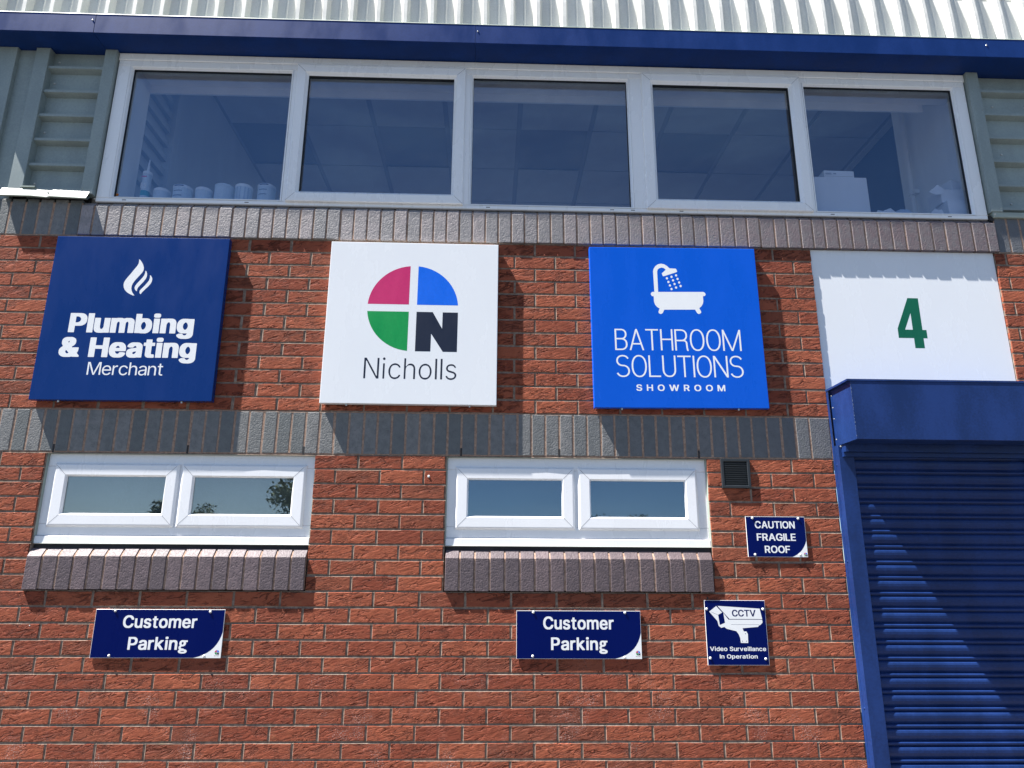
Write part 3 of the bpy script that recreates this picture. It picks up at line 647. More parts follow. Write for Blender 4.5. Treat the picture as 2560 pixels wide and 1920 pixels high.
FONT_PLAIN = {'M':'6,1 0,17 2,995 14,1000 161,1000 177,990 429,347 493,149 502,142 510,153 583,374 821,990 839,1000 991,998 996,983 994,5 983,0 894,0 881,10 881,851 874,851 870,843 778,579 554,10 541,0 463,0 448,4 440,21 211,595 126,839 114,857 109,847 116,603 116,10 103,0',
'a':'211,-14 141,4 99,24 64,53 32,91 13,130 0,192 0,234 17,296 60,352 85,370 145,398 227,418 413,442 463,457 476,467 484,483 484,537 479,560 463,596 432,628 393,646 351,655 289,654 219,635 171,603 126,548 37,573 28,579 28,587 63,645 93,676 137,708 188,731 281,752 358,752 424,739 483,716 537,674 569,630 592,568 601,483 600,10 587,0 494,2 488,13 488,95 479,103 418,37 370,7 293,-15 / 244,83 296,82 366,97 417,125 445,153 470,192 484,238 484,358 479,370 378,346 254,329 203,316 165,298 132,269 118,238 112,203 118,169 129,141 168,105 203,90',
'c':'300,-14 242,-3 175,25 107,77 56,144 32,192 8,273 0,339 4,440 23,521 55,591 93,645 126,678 176,712 250,743 297,752 386,751 428,743 483,723 545,686 596,634 627,579 635,552 622,544 537,524 502,580 467,616 436,634 382,651 339,655 297,651 262,642 222,622 188,593 156,548 136,502 121,444 116,324 125,269 146,207 190,141 218,118 254,98 308,85 378,86 425,98 456,114 500,153 540,219 630,198 639,188 618,140 589,95 549,55 510,28 471,9 421,-7 370,-15',
'e':'304,-14 230,1 184,21 118,66 75,114 42,169 13,250 0,331 0,401 13,483 34,548 75,622 126,678 176,714 234,739 296,752 374,752 428,740 498,712 538,684 596,622 627,564 650,490 659,428 659,351 657,342 645,337 134,337 118,332 116,300 125,250 156,180 184,144 206,126 238,106 277,92 308,85 389,85 440,98 494,132 541,196 630,177 641,169 627,130 600,91 564,55 521,26 471,4 413,-11 / 121,432 529,430 541,436 542,455 520,537 499,576 475,604 451,623 409,643 355,654 320,655 242,637 211,619 176,589 152,556 132,514 117,455',
'h':'6,1 0,17 0,990 14,1000 103,1000 112,987 114,626 126,626 175,692 227,728 304,751 370,752 436,739 490,712 531,676 565,622 588,556 597,483 597,10 591,1 580,0 490,0 481,10 481,498 464,560 434,607 394,635 339,651 281,651 238,642 195,622 159,591 129,541 117,498 112,459 112,10 99,0',
'n':'6,1 0,17 2,739 17,744 95,744 107,739 109,622 114,613 176,693 223,726 266,743 308,752 382,751 436,739 490,712 529,678 555,642 580,583 593,529 597,475 595,5 584,0 494,0 481,10 481,498 464,560 436,604 401,631 339,651 285,651 242,643 195,622 159,591 130,542 118,502 112,459 112,10 99,0',
'r':'6,1 0,17 2,738 14,744 103,742 108,731 109,638 118,629 126,634 167,696 227,736 273,751 312,756 366,750 372,738 370,645 266,643 219,630 165,597 129,545 112,479 112,10 99,0',
't':'285,-6 231,5 192,25 159,52 130,101 116,161 116,638 107,647 10,648 0,657 0,731 5,742 103,744 115,750 116,913 126,926 215,926 227,921 229,758 234,746 370,744 383,735 384,661 379,649 242,647 229,638 229,172 234,141 250,113 277,97 320,90 370,96 378,92 398,13 393,3 374,-3'}
FONT_LIGHT = {'N':'6,-2 0,14 2,998 14,1003 105,1004 125,998 550,331 656,144 676,135 692,141 694,153 686,292 686,994 700,1003 780,1002 785,986 783,2 771,-3 676,-4 656,6 287,585 132,851 124,859 109,861 93,855 91,843 99,657 99,6 85,-3',
'c':'307,-18 248,-6 184,19 121,64 81,109 36,185 17,240 4,300 0,391 9,458 35,542 77,617 123,669 176,707 244,737 303,750 367,750 450,729 517,694 557,662 582,633 604,599 620,561 608,552 545,538 513,590 478,626 446,645 390,662 343,667 279,662 243,653 200,630 167,601 134,554 115,510 100,450 95,312 104,256 126,193 171,125 199,102 236,81 287,68 386,68 450,89 482,108 509,135 549,199 612,185 623,173 607,137 578,94 537,52 497,26 410,-10 355,-19',
'h':'6,-2 0,14 0,990 10,1003 77,1003 89,998 91,990 91,633 97,617 125,617 171,680 224,721 272,740 319,750 391,745 450,725 502,690 546,633 571,577 587,474 587,10 585,2 573,-3 502,-3 492,6 492,506 475,569 444,617 398,648 347,662 264,663 220,653 176,633 139,601 108,550 96,506 91,466 91,6 81,-3',
'i':'29,-2 23,14 23,732 33,741 104,741 113,736 114,724 114,6 104,-3 / 57,898 19,922 5,945 0,966 9,990 25,1011 57,1030 76,1031 104,1018 126,998 136,974 137,958 129,934 105,910 80,898',
'l':'6,-2 0,14 0,990 10,1003 85,1003 97,998 99,986 99,10 89,-3',
'o':'307,-18 248,-6 184,19 121,64 81,109 36,185 17,240 4,300 0,391 9,458 35,542 77,617 123,669 176,707 244,737 303,750 367,750 414,740 486,713 539,676 597,613 635,546 657,482 670,403 670,328 657,248 633,181 597,117 545,60 497,26 438,-2 359,-19 / 277,70 386,68 434,81 466,97 497,123 526,157 553,213 569,268 579,335 579,395 570,458 553,518 526,573 493,611 454,641 414,657 347,666 279,662 244,653 204,633 174,609 148,577 124,534 104,474 95,419 95,312 104,256 125,195 152,149 176,120 228,85',
's':'238,-18 139,6 68,48 16,113 0,153 4,165 76,178 103,129 127,104 155,85 187,73 242,64 337,68 401,91 444,129 462,173 457,236 433,272 389,299 187,351 143,366 88,398 50,435 31,466 15,522 14,554 24,593 47,641 76,674 115,705 163,729 218,744 318,750 365,740 409,725 465,688 504,645 529,601 532,585 464,568 419,629 377,657 322,670 218,666 163,645 123,609 111,585 106,557 113,502 135,468 175,444 409,380 484,340 521,304 541,272 553,236 557,189 546,141 528,105 498,66 453,30 405,6 353,-10 298,-19'}

def outline_text(mb, y, font, s, x0, x1, base, cap, gap=0.06, space=0.30, alt=None):
    """letters set from stored outlines, stretched sideways to run from x0 to x1"""
    gl = []
    for ch in s:
        if ch == ' ': gl.append(None); continue
        rings = [[tuple(map(float, p.split(','))) for p in r.split()] for r in font[(alt or {}).get(ch, ch)].split(' / ')]
        gl.append(rings)
    ws = [space if g is None else max(p[0] for r in g for p in r)/1000 for g in gl]
    k = ((x1-x0)/cap - gap*(len(s)-1))/sum(ws)
    x = 0.0
    for g, w in zip(gl, ws):
        if g:
            info = []
            for r in g:
                A = sum(r[i][0]*r[(i+1) % len(r)][1]-r[(i+1) % len(r)][0]*r[i][1] for i in range(len(r)))
                xs_ = [p[0] for p in r]; ys_ = [p[1] for p in r]
                info.append((abs(A), A, r, min(xs_), max(xs_), min(ys_), max(ys_)))
            info.sort(key=lambda t: -t[0]); sgn = info[0][1] > 0
            outs = [i for i in info if (i[1] > 0) == sgn]; holes = [i for i in info if (i[1] > 0) != sgn]
            for o in outs:
                inner = [h for h in holes if o[3] <= h[3] and o[4] >= h[4] and o[5] <= h[5] and o[6] >= h[6]]
                mb.poly(y, [[(x0+(x+a/1000*k)*cap, base+b/1000*cap) for a, b in r] for r in [o[2]]+[h[2] for h in inner]])
        x += w*k+gap

def lettering(parent, mat, y, lines, name='lettering'):
    for kw in lines:
        mb = MB()
        if 'font' in kw: outline_text(mb, y, **kw)
        else: put_text(mb, text_polys(**kw), y)
        mb.build(name, mat, parent)

def spline(pts, closed=True, sub=3):
    n = len(pts); out = []
    for i in range(n if closed else n-1):
        p0, p1, p2, p3 = pts[(i-1) % n], pts[i], pts[(i+1) % n], pts[(i+2) % n]
        for k in range(sub):
            u = k/sub
            out.append(tuple(0.5*((2*p1[j]) + (-p0[j]+p2[j])*u + (2*p0[j]-5*p1[j]+4*p2[j]-p3[j])*u*u + (-p0[j]+3*p1[j]-3*p2[j]+p3[j])*u**3) for j in (0, 1)))
    return out

# ================================================================ ground
g = MB(); g.box(-300, 300, -300, 300, -2.35, -2.2)
tag(g.build('car_park', MT['asphalt'], None, (0,0,-2.2)), 'grey asphalt car park in front of the unit', kind='structure')
g = MB(); g.bbox(-40, 40, -1.35, 0.0, -2.2, -2.09, 0.01)
tag(g.build('pavement', MT['kerb'], None), 'pale concrete pavement along the foot of the wall', kind='structure')

# ================================================================ building
BLD = thing('building', 'red brick industrial unit with blue fascia, white framed windows and a blue shutter', 'building', (2.3, 0.0, -2.2))

# ---- red bricks
W1 = (0.0, 1.355); W2 = (2.028, 3.380)
DOOR = (4.055, 5.120)
def interp(x, ks):
    if x <= ks[0][0]: return ks[0][1]
    for (a, b), (c, d) in zip(ks, ks[1:]):
        if x <= c: return b + (d-b)*(x-a)/(c-a)
    return ks[-1][1]
DEL = [(0.0,-0.008),(1.1,0.011),(2.5,0.011),(3.9,0.008)]
cells = []   # (x0, x1, z0, z1)
def course(z0, par, cuts, delta=False):
    k = -10
    while k*0.225 < 7.2:
        j = (k + (0.5 if par else 0.0))*0.225
        k += 1
        a, b = j+0.005, j+0.220
        if delta:
            d = interp(j, DEL); a += d; b += d
        segs = [(a, b)]
        for c0, c1 in cuts:
            nx = []
            for s0, s1 in segs:
                if s1 <= c0 or s0 >= c1: nx.append((s0, s1)); continue
                if s0 < c0-0.025: nx.append((s0, c0-0.004))
                if s1 > c1+0.025: nx.append((c1+0.004, s1))
            segs = nx
        for s0, s1 in segs:
            if s1-s0 > 0.02: cells.append((s0, s1, z0+0.005, z0+0.070))
for n in range(29):
    cuts = [DOOR]
    if n < 9: cuts += [W1, W2]
    course(-(n+1)*0.075, n % 2 == 1, cuts)
for i in range(13):
    course(1.2-(i+1)*0.075, i % 2 == 1, [DOOR], True)

def brick_mesh(L, H, seed, depth=0.028, b=0.0017, jit=0.0009):
    rnd = random.Random(seed)
    j = lambda s=jit: rnd.uniform(-s, s)
    nl = 3 if L > 0.15 else 2
    xs = [-L/2 + L*k/nl for k in range(nl+1)]
    ring = [(x+j(), -H/2+j()) for x in xs] + [(x+j(), H/2+j()) for x in reversed(xs)]
    n = len(ring); vs = []; fs = []
    vs += [(x, depth, z) for x, z in ring]
    vs += [(x, b*rnd.uniform(0.7,1.5), z) for x, z in ring]
    for x, z in ring:
        sx = -1 if x > L*0.3 else (1 if x < -L*0.3 else 0)
        vs.append((x + sx*b*rnd.uniform(0.6,1.6), rnd.uniform(-0.0004,0.0004), z - math.copysign(b*rnd.uniform(0.6,1.6), z)))
    fs.append(tuple(range(2*n, 3*n)))
    for k in range(n):
        m = (k+1) % n
        fs += [(n+k, n+m, 2*n+m, 2*n+k), (k, m, n+m, n+k)]
    mb = MB(); mb.v = vs; mb.f = fs; mb.mi = [0]*len(fs)
    return mb

# the 300 bricks that show largest from the photograph's place are parts, the rest one mesh
SIGN_RECTS = [(-0.13,0.82,0.26,1.19),(1.35,2.29,0.25,1.19),(2.78,3.74,0.25,1.19),(0.37,0.98,-0.98,-0.76),(2.39,3.0,-0.98,-0.76),(3.56,3.86,-0.5,-0.3),(3.32,3.62,-1.01,-0.71),(3.45,3.60,-0.155,0)]
RT = CAM_ROT.transposed()
def project(x, z):
    c = RT @ (Vector((x, 0, z)) - CAM_POS)
    return 0.5 + cam_d.lens/36*c.x/-c.z, 0.5 + cam_d.lens/36*(4/3)*c.y/-c.z
def shown(c):
    x0, x1, z0, z1 = c; tot = 0
    for i in range(4):
        for k in range(2):
            x = x0+(x1-x0)*(i+.5)/4; z = z0+(z1-z0)*(k+.5)/2
            if any(a < x < b and e < z < f for a, b, e, f in SIGN_RECTS): continue
            u, v = project(x, z)
            if 0 <= u <= 1 and 0 <= v <= 1: tot += 1
    (u0, v0), (u1, v1) = project(x0, z0), project(x1, z1)
    return tot/8*abs((u1-u0)*(v1-v0))
order = sorted(range(len(cells)), key=lambda i: -shown(cells[i]))
share = {}
rest = MB()
rb = random.Random(5)
for rank, i in enumerate(order):
    x0, x1, z0, z1 = cells[i]
    if x1 < -1.3: continue
    L = round(x1-x0, 3); H = z1-z0
    yj = rb.uniform(-0.0006, 0.0005); zj = rb.uniform(-0.0008, 0.0008)
    key = (L, rb.randrange(14)) if abs(L-0.215) < 0.002 else ((L, rb.randrange(5)) if L < 0.13 else (L, 0))
    if rank < 300:
        if key not in share:
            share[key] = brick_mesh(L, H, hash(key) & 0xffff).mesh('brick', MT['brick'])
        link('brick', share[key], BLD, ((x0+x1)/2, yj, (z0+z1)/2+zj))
    else:
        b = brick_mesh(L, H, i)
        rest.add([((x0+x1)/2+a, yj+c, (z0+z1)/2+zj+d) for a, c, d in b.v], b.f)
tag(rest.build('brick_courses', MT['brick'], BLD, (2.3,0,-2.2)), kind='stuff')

# ---- mortar behind the bricks, with openings left out
MY = 0.0060
def slab(x0, x1, z0, z1, y=MY, back=0.09):
    mo = MB(); mo.box(x0, x1, y, back, z0, z1); mo.build('mortar', MT['mortar'], BLD)
slab(-1.4, W1[0], -2.2, 0.0); slab(W1[1], W2[0], -2.2, 0.0); slab(W2[1], DOOR[0]-0.004, -2.2, 0.0)
slab(W1[0], W1[1], -2.2, -0.675); slab(W2[0], W2[1], -2.2, -0.675)
slab(-1.4, DOOR[0]-0.004, 0.0, 1.2); slab(DOOR[1]+0.004, 7.0, -2.2, 1.2)

# tooled (bucket-handle) joints: a shallow hollow along every bed and upright joint
jm = MB(); rj = random.Random(9)
def bed(x0, x1, z):
    n = max(1, int((x1-x0)/0.09)); prev = None
    for i in range(n+1):
        x = x0+(x1-x0)*i/n; d = rj.uniform(-0.0006, 0.0006); e = rj.uniform(-0.0006, 0.0006)
        cur = [(x, 0.0006+e, z-0.0062), (x, 0.0026+e, z-0.0034), (x, 0.0046+e, z+d), (x, 0.0038+e, z+0.0034), (x, 0.0010+e, z+0.0062)]
        if prev: 
            b = len(jm.v); jm.add(prev+cur, [(k, k+1, 6+k, 5+k) for k in range(4)])
        prev = cur
for n in range(30):
    z = -n*0.075
    segs = [(-1.4, 4.051)] if n > 9 or n == 0 else [(-1.4, W1[0]), (W1[1], W2[0]), (W2[1], 4.051)]
    for a, b in segs + [(5.124, 7.0)]: bed(a, b, z)
for i in range(14):
    for a, b in ((-1.4, 4.051), (5.124, 7.0)): bed(a, b, 1.2-i*0.075)
rows = {}
for c in cells: rows.setdefault(round(c[2], 3), []).append(c)
for z, cs in rows.items():
    cs.sort()
    for p, q in zip(cs, cs[1:]):
        g = q[0]-p[1]
        if g > 0.02: continue
        x = (p[1]+q[0])/2; h = g/2+0.0010; e = rj.uniform(-0.0006, 0.0006)
        pr = [(x-h, 0.0006+e), (x-h*0.5, 0.0034+e), (x, 0.0042+e), (x+h*0.5, 0.0026+e), (x+h, 0.0006+e)]
        jm.add([(a, y, z-0.004) for a, y in pr]+[(a, y, z+0.069) for a, y in pr], [(k, k+1, 6+k, 5+k) for k in range(4)])
tag(jm.build('mortar_joints', MT['mortar'], BLD, (2.3,0,-2.2)), kind='stuff')

# ---- soldier courses of blue engineering brick
def soldier_mesh(w, h, seed, depth=0.05, b=0.0025):
    return brick_mesh(w, h, seed, depth, b, 0.0007)
def knots(ks):
    out = []
    for (a, x), (c, y) in zip(ks, ks[1:]):
        out += [x + (y-x)*i/(c-a) for i in range(c-a)]
    return out + [ks[-1][1]]
mid = knots([(-12,-1.30),(3,-0.1901),(4,-0.1153),(5,-0.0423),(6,0.0292),(10,0.3264),(14,0.6292),(16,0.7771),(20,1.0739),(24,1.3638),(27,1.5925),(28,1.6634),(30,1.8095),(33,2.0281),(35,2.1726),(49,3.1941),(50,3.2691),(52,3.4141),(53,3.4867),(55,3.6323),(57,3.7887),(58,3.8644),(59,3.9411),(60,4.0530)])
sb = MB()
sb.box(mid[0], 4.052, 0.0016, 0.05, 0.0, 0.225)
sb.build('mortar', MT['buff'], BLD)
smesh = {}
def put_soldier(name, xa, xb, z0, z1, y, mat, seed, fixed=None):
    w = round(xb-xa-0.0095, 3)
    key = (name, w, round(z1-z0,3), seed % 3, mat)
    if key not in smesh: smesh[key] = soldier_mesh(w, z1-z0, seed).mesh(name, MT[mat])
    return link(name, smesh[key], BLD, ((xa+xb)/2, y, (z0+z1)/2))
for k, (a, b) in enumerate(zip(mid, mid[1:])):
    put_soldier('soldier_brick', a, b, 0.004, 0.221, rb.uniform(-0.0008, 0.0006), 'blue', k)
# flush soldiers either side of the long window
left_up = [-0.0378-0.0785*k for k in range(0, 14)][::-1]
left_up = left_up[:-5] + [-0.349,-0.2746,-0.1952,-0.1159,-0.0378]
right_up = [5.150+0.0755*k for k in range(0, 14)]
for a, b, c in ((left_up[0], -0.0378, 1.40), (5.150, right_up[-1], 1.43)):
    sb = MB(); sb.box(a, b, 0.0016, 0.05, 1.2, c); sb.build('mortar', MT['buff'], BLD)
for k, (a, b) in enumerate(zip(left_up, left_up[1:])): put_soldier('soldier_brick', a, b, 1.204, 1.418, rb.uniform(-0.0008, 0.0006), 'blue', k+3)
for k, (a, b) in enumerate(zip(right_up, right_up[1:])): put_soldier('soldier_brick', a, b, 1.204, 1.418, rb.uniform(-0.0008, 0.0006), 'blue', k+5)
# weep slots under the mid course
for x in (0.0292, 0.70, 1.2900, 2.0995, 2.5900, 3.3415):
    xx = min(mid, key=lambda m: abs(m-x))
    wp = MB(); wp.box(xx-0.0045, xx+0.0045, 0.0005, 0.02, -0.001, 0.040); wp.build('weep_slot', MT['darkfill'], BLD)

# ---- projecting plinth-brick sills: splayed top, square face
def sill_mesh(w, z0, zf, zt, yf, yt, seed):
    """face from z0 to zf at yf, splay back to zt at yt"""
    rnd = random.Random(seed); j = lambda: rnd.uniform(-0.0008, 0.0008); e = 0.0022
    x0, x1 = -w/2, w/2
    prof = [(0.06, z0), (yf+e, z0+j()), (yf, z0+e), (yf, zf-e*0.7+j()), (yf+e*0.6, zf+e*0.35), (yt, zt), (0.06, zt)]
    a = [(x0+j()*0.6, y, z) for y, z in prof]; b = [(x1+j()*0.6, y, z) for y, z in prof]
    # narrow side bevels on the face
    ai = [(x + (e if 1 < k < 5 else 0), y - 0, z) for k, (x, y, z) in enumerate(a)]
    bi = [(x - (e if 1 < k < 5 else 0), y - 0, z) for k, (x, y, z) in enumerate(b)]
    ao = [(x, y + (e*0.8 if 1 < k < 5 else 0), z) for k, (x, y, z) in enumerate(a)]
    bo = [(x, y + (e*0.8 if 1 < k < 5 else 0), z) for k, (x, y, z) in enumerate(b)]
    n = len(prof); mb = MB()
    mb.add(ao + ai + bi + bo, [])
    fs = []
    for k in range(n-1):
        for s in range(3):
            fs.append((s*n+k, s*n+k+1, (s+1)*n+k+1, (s+1)*n+k))
    fs += [tuple(range(n-1, -1, -1)), tuple(range(3*n, 4*n))]
    mb.f = fs; mb.mi = [0]*len(fs)
    return mb
up = knots([(0,-0.038),(1,0.036),(2,0.1115),(3,0.1865),(4,0.2634),(5,0.3385),(9,0.6425),(12,0.874),(21,1.5463),(25,1.8442),(28,2.0616),(31,2.2796),(44,3.2414),(45,3.3152),(47,3.4632),(48,3.5374),(49,3.6209),(50,3.6952),(51,3.7697),(52,3.8537),(53,3.9235),(54,4.0029),(56,4.1429),(66,4.9244),(67,5.0048),(68,5.0852),(69,5.150)])
PF = -0.0125
def sill_run(joints, z0, zf, zt, yf, yt, mat, joint_y, skip=()):
    for k, (a, b) in enumerate(zip(joints, joints[1:])):
        dy = rb.uniform(-0.0019, 0.0017) 
        m = sill_mesh(b-a-0.010, 0, zf-z0, zt-z0, yf, yt, k*7+len(joints))
        me = m.mesh('sill_brick', MT[mat])
        link('sill_brick', me, BLD, ((a+b)/2, dy, z0 + rb.uniform(-0.0015, 0.0015)))
    j = MB()
    j.prism([(0.06, z0+0.004), (yf+joint_y, z0+0.004), (yf+joint_y, zf-0.002), (yt+joint_y, zt-0.001), (0.06, zt-0.001)], joints[0]+0.004, joints[-1]-0.004)
    j.build('mortar', MT['buff'], BLD)
sill_run(up, 1.2035, 1.3785, 1.4100, PF, 0.020, 'plinth', 0.0036, skip=(49,))
for a, b, z0, z1 in ((-1.4, 7.0, 1.15, 1.43), (W1[0]-0.01, W1[1]+0.01, -0.70, -0.472), (W2[0]-0.01, W2[1]+0.01, -0.70, -0.472)):
    m = MB(); m.box(a, b, 0.0915, 0.12, z0, z1); m.build('backing_block', MT['darkfill'], BLD)
s1j = [0.0 + 0.07515*k for k in range(19)]; s1j[0] = -0.004
s2j = [2.031 + 0.07475*k for k in range(19)]
sill_run(s1j, -0.6715, -0.5135, -0.4750, -0.0140, 0.0185, 'sill', 0.0040)
sill_run(s2j, -0.6715, -0.5135, -0.4750, -0.0140, 0.0185, 'sill', 0.0038)

def welds(parent, x0, x1, z0, z1, w, y, inner=0.004):
    """the welded mitre at each corner of a sash"""
    m = MB(); e = 0.0007
    for cx, cz, sx, sz in ((x0,z0,1,1),(x1,z0,-1,1),(x1,z1,-1,-1),(x0,z1,1,-1)):
        a = (cx+sx*inner, cz+sz*inner); b = (cx+sx*w, cz+sz*w); n = (-sz*e, sx*e)
        m.add([(a[0]+n[0], y, a[1]+n[1]), (a[0]-n[0], y, a[1]-n[1]), (b[0]-n[0], y, b[1]-n[1]), (b[0]+n[0], y, b[1]+n[1])], [(0,1,2,3)])
    tag(m.build('weld_line', MT['weld'], parent), kind='stuff')

# ---- long first-floor window
Y0 = 0.004
fr = MB()
fr.bbox(0.022, 5.127, Y0, 0.062, 2.309, 2.345, 0.003)
fr.bbox(0.018, 5.133, Y0-0.004, 0.062, 2.3455, 2.393, 0.004)
fr.bbox(0.022, 5.127, Y0, 0.062, 1.4145, 1.439, 0.003)
fr.bbox(0.022, 0.0955, Y0, 0.062, 1.4395, 2.3085, 0.003)
fr.bbox(5.061, 5.127, Y0, 0.062, 1.4395, 2.3085, 0.003)
for a, b in ((1.052,1.120),(2.032,2.1075),(3.0595,3.175),(4.052,4.117)):
    fr.bbox(a, b, Y0+0.0004, 0.062, 1.4395, 2.3085, 0.002)
win = fr.build('window', MT['upvc_old'], BLD)
win['label'] = 'long white framed strip window of five lights under the blue fascia'
BEAD = [(0,Y0),(0.003,Y0-0.001),(0.008,Y0+0.002),(0.014,Y0+0.014),(0.016,Y0+0.018)]
for x0, x1 in ((0.1115,1.036),(2.1235,3.0435),(4.133,5.045)):
    m = MB(); m.loop(x0-0.016, x1+0.016, 1.439, 2.309, BEAD); m.build('glazing_bead', MT['upvc_old'], win)
    m = MB(); m.loop(x0-0.001, x1+0.001, 1.454, 2.294, [(-0.001,Y0+0.017),(0.001,Y0+0.0165),(0.002,Y0+0.034)]); m.build('gasket', MT['gasket'], win)
    m = MB(); m.box(x0, x1, Y0+0.0325, Y0+0.0365, 1.455, 2.293); m.build('pane', MT['glass'], win)
SASH = [(0,Y0+0.001),(0,-0.010),(0.004,-0.014),(0.014,-0.0145),(0.016,-0.0135),(0.018,-0.0145),(0.052,-0.0145),(0.054,-0.0125),(0.066,0.000),(0.070,0.004)]
for x0, x1 in ((1.0758,2.0767),(3.131,4.097)):
    m = MB(); m.loop(x0, x1, 1.4335, 2.338, SASH); m.build('sash', MT['upvc_old'], win)
    welds(win, x0, x1, 1.4335, 2.338, 0.052, -0.0148)
    m = MB(); m.loop(x0+0.069, x1-0.069, 1.5025, 2.269, [(-0.001,0.0035),(0.001,0.003),(0.002,0.028)]); m.build('gasket', MT['gasket'], win)
    m = MB(); m.box(x0+0.070, x1-0.070, 0.0265, 0.0305, 1.5035, 2.268); m.build('pane', MT['glass'], win)
for x in (0.18, 0.86, 2.22, 2.93, 3.05, 3.33, 4.21, 4.90):
    m = MB(); m.box(x-0.011, x+0.011, Y0-0.0006, Y0+0.004, 1.4245, 1.4285); m.build('drain_slot', MT['darkfill'], win)
m = MB(); m.dome(0.119, Y0+0.0325, 1.476, 0.009, 0.004, 7); m.build('orange_sticker', MT['sticker'], win)  # small orange sticker in the corner of the first pane
m = MB(); m.box(-0.02, 5.15, 0.022, 0.06, 1.398, 1.4140); m.build('dark_gap_strip', MT['darkfill'], BLD)
m = MB(); m.box(5.13, 5.149, -0.006, 0.03, 1.400, 1.425); m.box(5.129,5.139,-0.004,0.03,1.425,1.436); m.build('dark_gap_strip', MT['darkfill'], BLD)

# ---- lower windows
def low_window(x0, x1, sashes, backing, pane, label):
    f = MB(); y = 0.026
    zt, zb = -0.004, -0.4150
    gx = [(sashes[0][0]+0.012, sashes[0][1]-0.012), (sashes[1][0]+0.012, sashes[1][1]-0.012)]
    f.bbox(x0, x1, y, 0.085, -0.070, zt, 0.003)
    f.bbox(x0, x1, y, 0.085, zb, -0.358, 0.003)
    f.bbox(x0, gx[0][0], y+0.0003, 0.085, -0.3575, -0.0705, 0.001)
    f.bbox(gx[0][1], gx[1][0], y+0.0003, 0.085, -0.3575, -0.0705, 0.001)
    f.bbox(gx[1][1], x1, y+0.0003, 0.085, -0.3575, -0.0705, 0.001)
    w = f.build('window', MT['upvc'], BLD); w['label'] = label
    prof = [(0,y+0.001),(0,y-0.006),(0.009,y-0.0135),(0.012,y-0.014),(0.0585,y-0.014),(0.060,y-0.0125),(0.0665,y-0.002),(0.0665,y+0.003)]
    for a, b in sashes:
        m = MB(); m.loop(a, b, -0.3714, -0.0543, prof); m.build('sash', MT['upvc'], w)
        welds(w, a, b, -0.3714, -0.0543, 0.0585, y-0.0143, 0.012)
        m = MB(); m.box(a+0.064, b-0.064, y+0.0025, y+0.0065, -0.3074, -0.1183); m.build('pane', MT[pane], w)
    # projecting sill board with a sloping top
    m = MB(); m.prism([(0.085,-0.4155),(0.020,-0.4165),(0.0150,-0.4195),(0.0138,-0.4535),(0.0165,-0.4555),(0.085,-0.4555)], x0+0.001, x1-0.001)
    m.build('window_sill', MT['upvc'], w)
    m = MB(); m.box(x0, x1, 0.024, 0.08, -0.4775, -0.4560); m.build('dark_gap_strip', MT['darkfill'], BLD)  # dark strip standing in for the shadowed gap under the sill
    # sealant round the frame
    m = MB(); m.loop(x0-0.004, x1+0.004, -0.4535, 0.0, [(0,0.010),(0.006,0.0255)]); m.build('sealant', MT['flash'], w)
    # what is behind: white reveals, a plain toned sheet
    m = MB()
    m.loop(x0+0.03, x1-0.03, -0.40, -0.02, [(0,0.086),(0,0.30)])
    m.build('reveal_lining', MT['plaster'], w)
    m = MB(); m.box(x0+0.03, x1-0.03, 0.16, 0.165, -0.40, -0.02); m.build('backing', MT[backing], w)
    return w
low_window(0.003, 1.351, ((0.0447,0.668),(0.681,1.311)), 'frost', 'glass2', 'white two-light window below the dark blue sign')
low_window(2.031, 3.377, ((2.0747,2.6882),(2.7052,3.3267)), 'frost2', 'glass3', 'white two-light window right of centre, beside the black vent')

# ---- blue fascia
def fascia(x0, x1, dz=0.0):
    m = MB()
    z = lambda v: v+dz
    m.prism([(0.03,z(2.396)),(-0.156,z(2.394)),(-0.158,z(2.396)),(-0.158,z(2.520)),(-0.156,z(2.524)),(-0.10,z(2.532)),(-0.10,z(2.540)),(0.03,z(2.540))], x0, x1)
    return m.build('fascia_panel', MT['fascia'], BLD)
fascia(-0.82, -0.0545, 0.001); fascia(-0.0515, 2.1315); fascia(2.1330, 5.1675); fascia(5.1690, 7.0, 0.0008)
m = MB(); m.prism([(-0.1585,2.525),(-0.1595,2.5205),(-0.157,2.5265),(-0.101,2.5345),(-0.101,2.5325)], -0.82, 7.0); m.build('fascia_lit_edge', MT['flash'], BLD)  # pale strip standing in for the sunlit top edge of the fascia
for x, z in ((-0.068, 2.480), (2.146, 2.475), (5.182, 2.475)):
    m = MB(); m.dome(x, -0.158, z, 0.0055, 0.004); m.build('screw', MT['screw'], BLD)

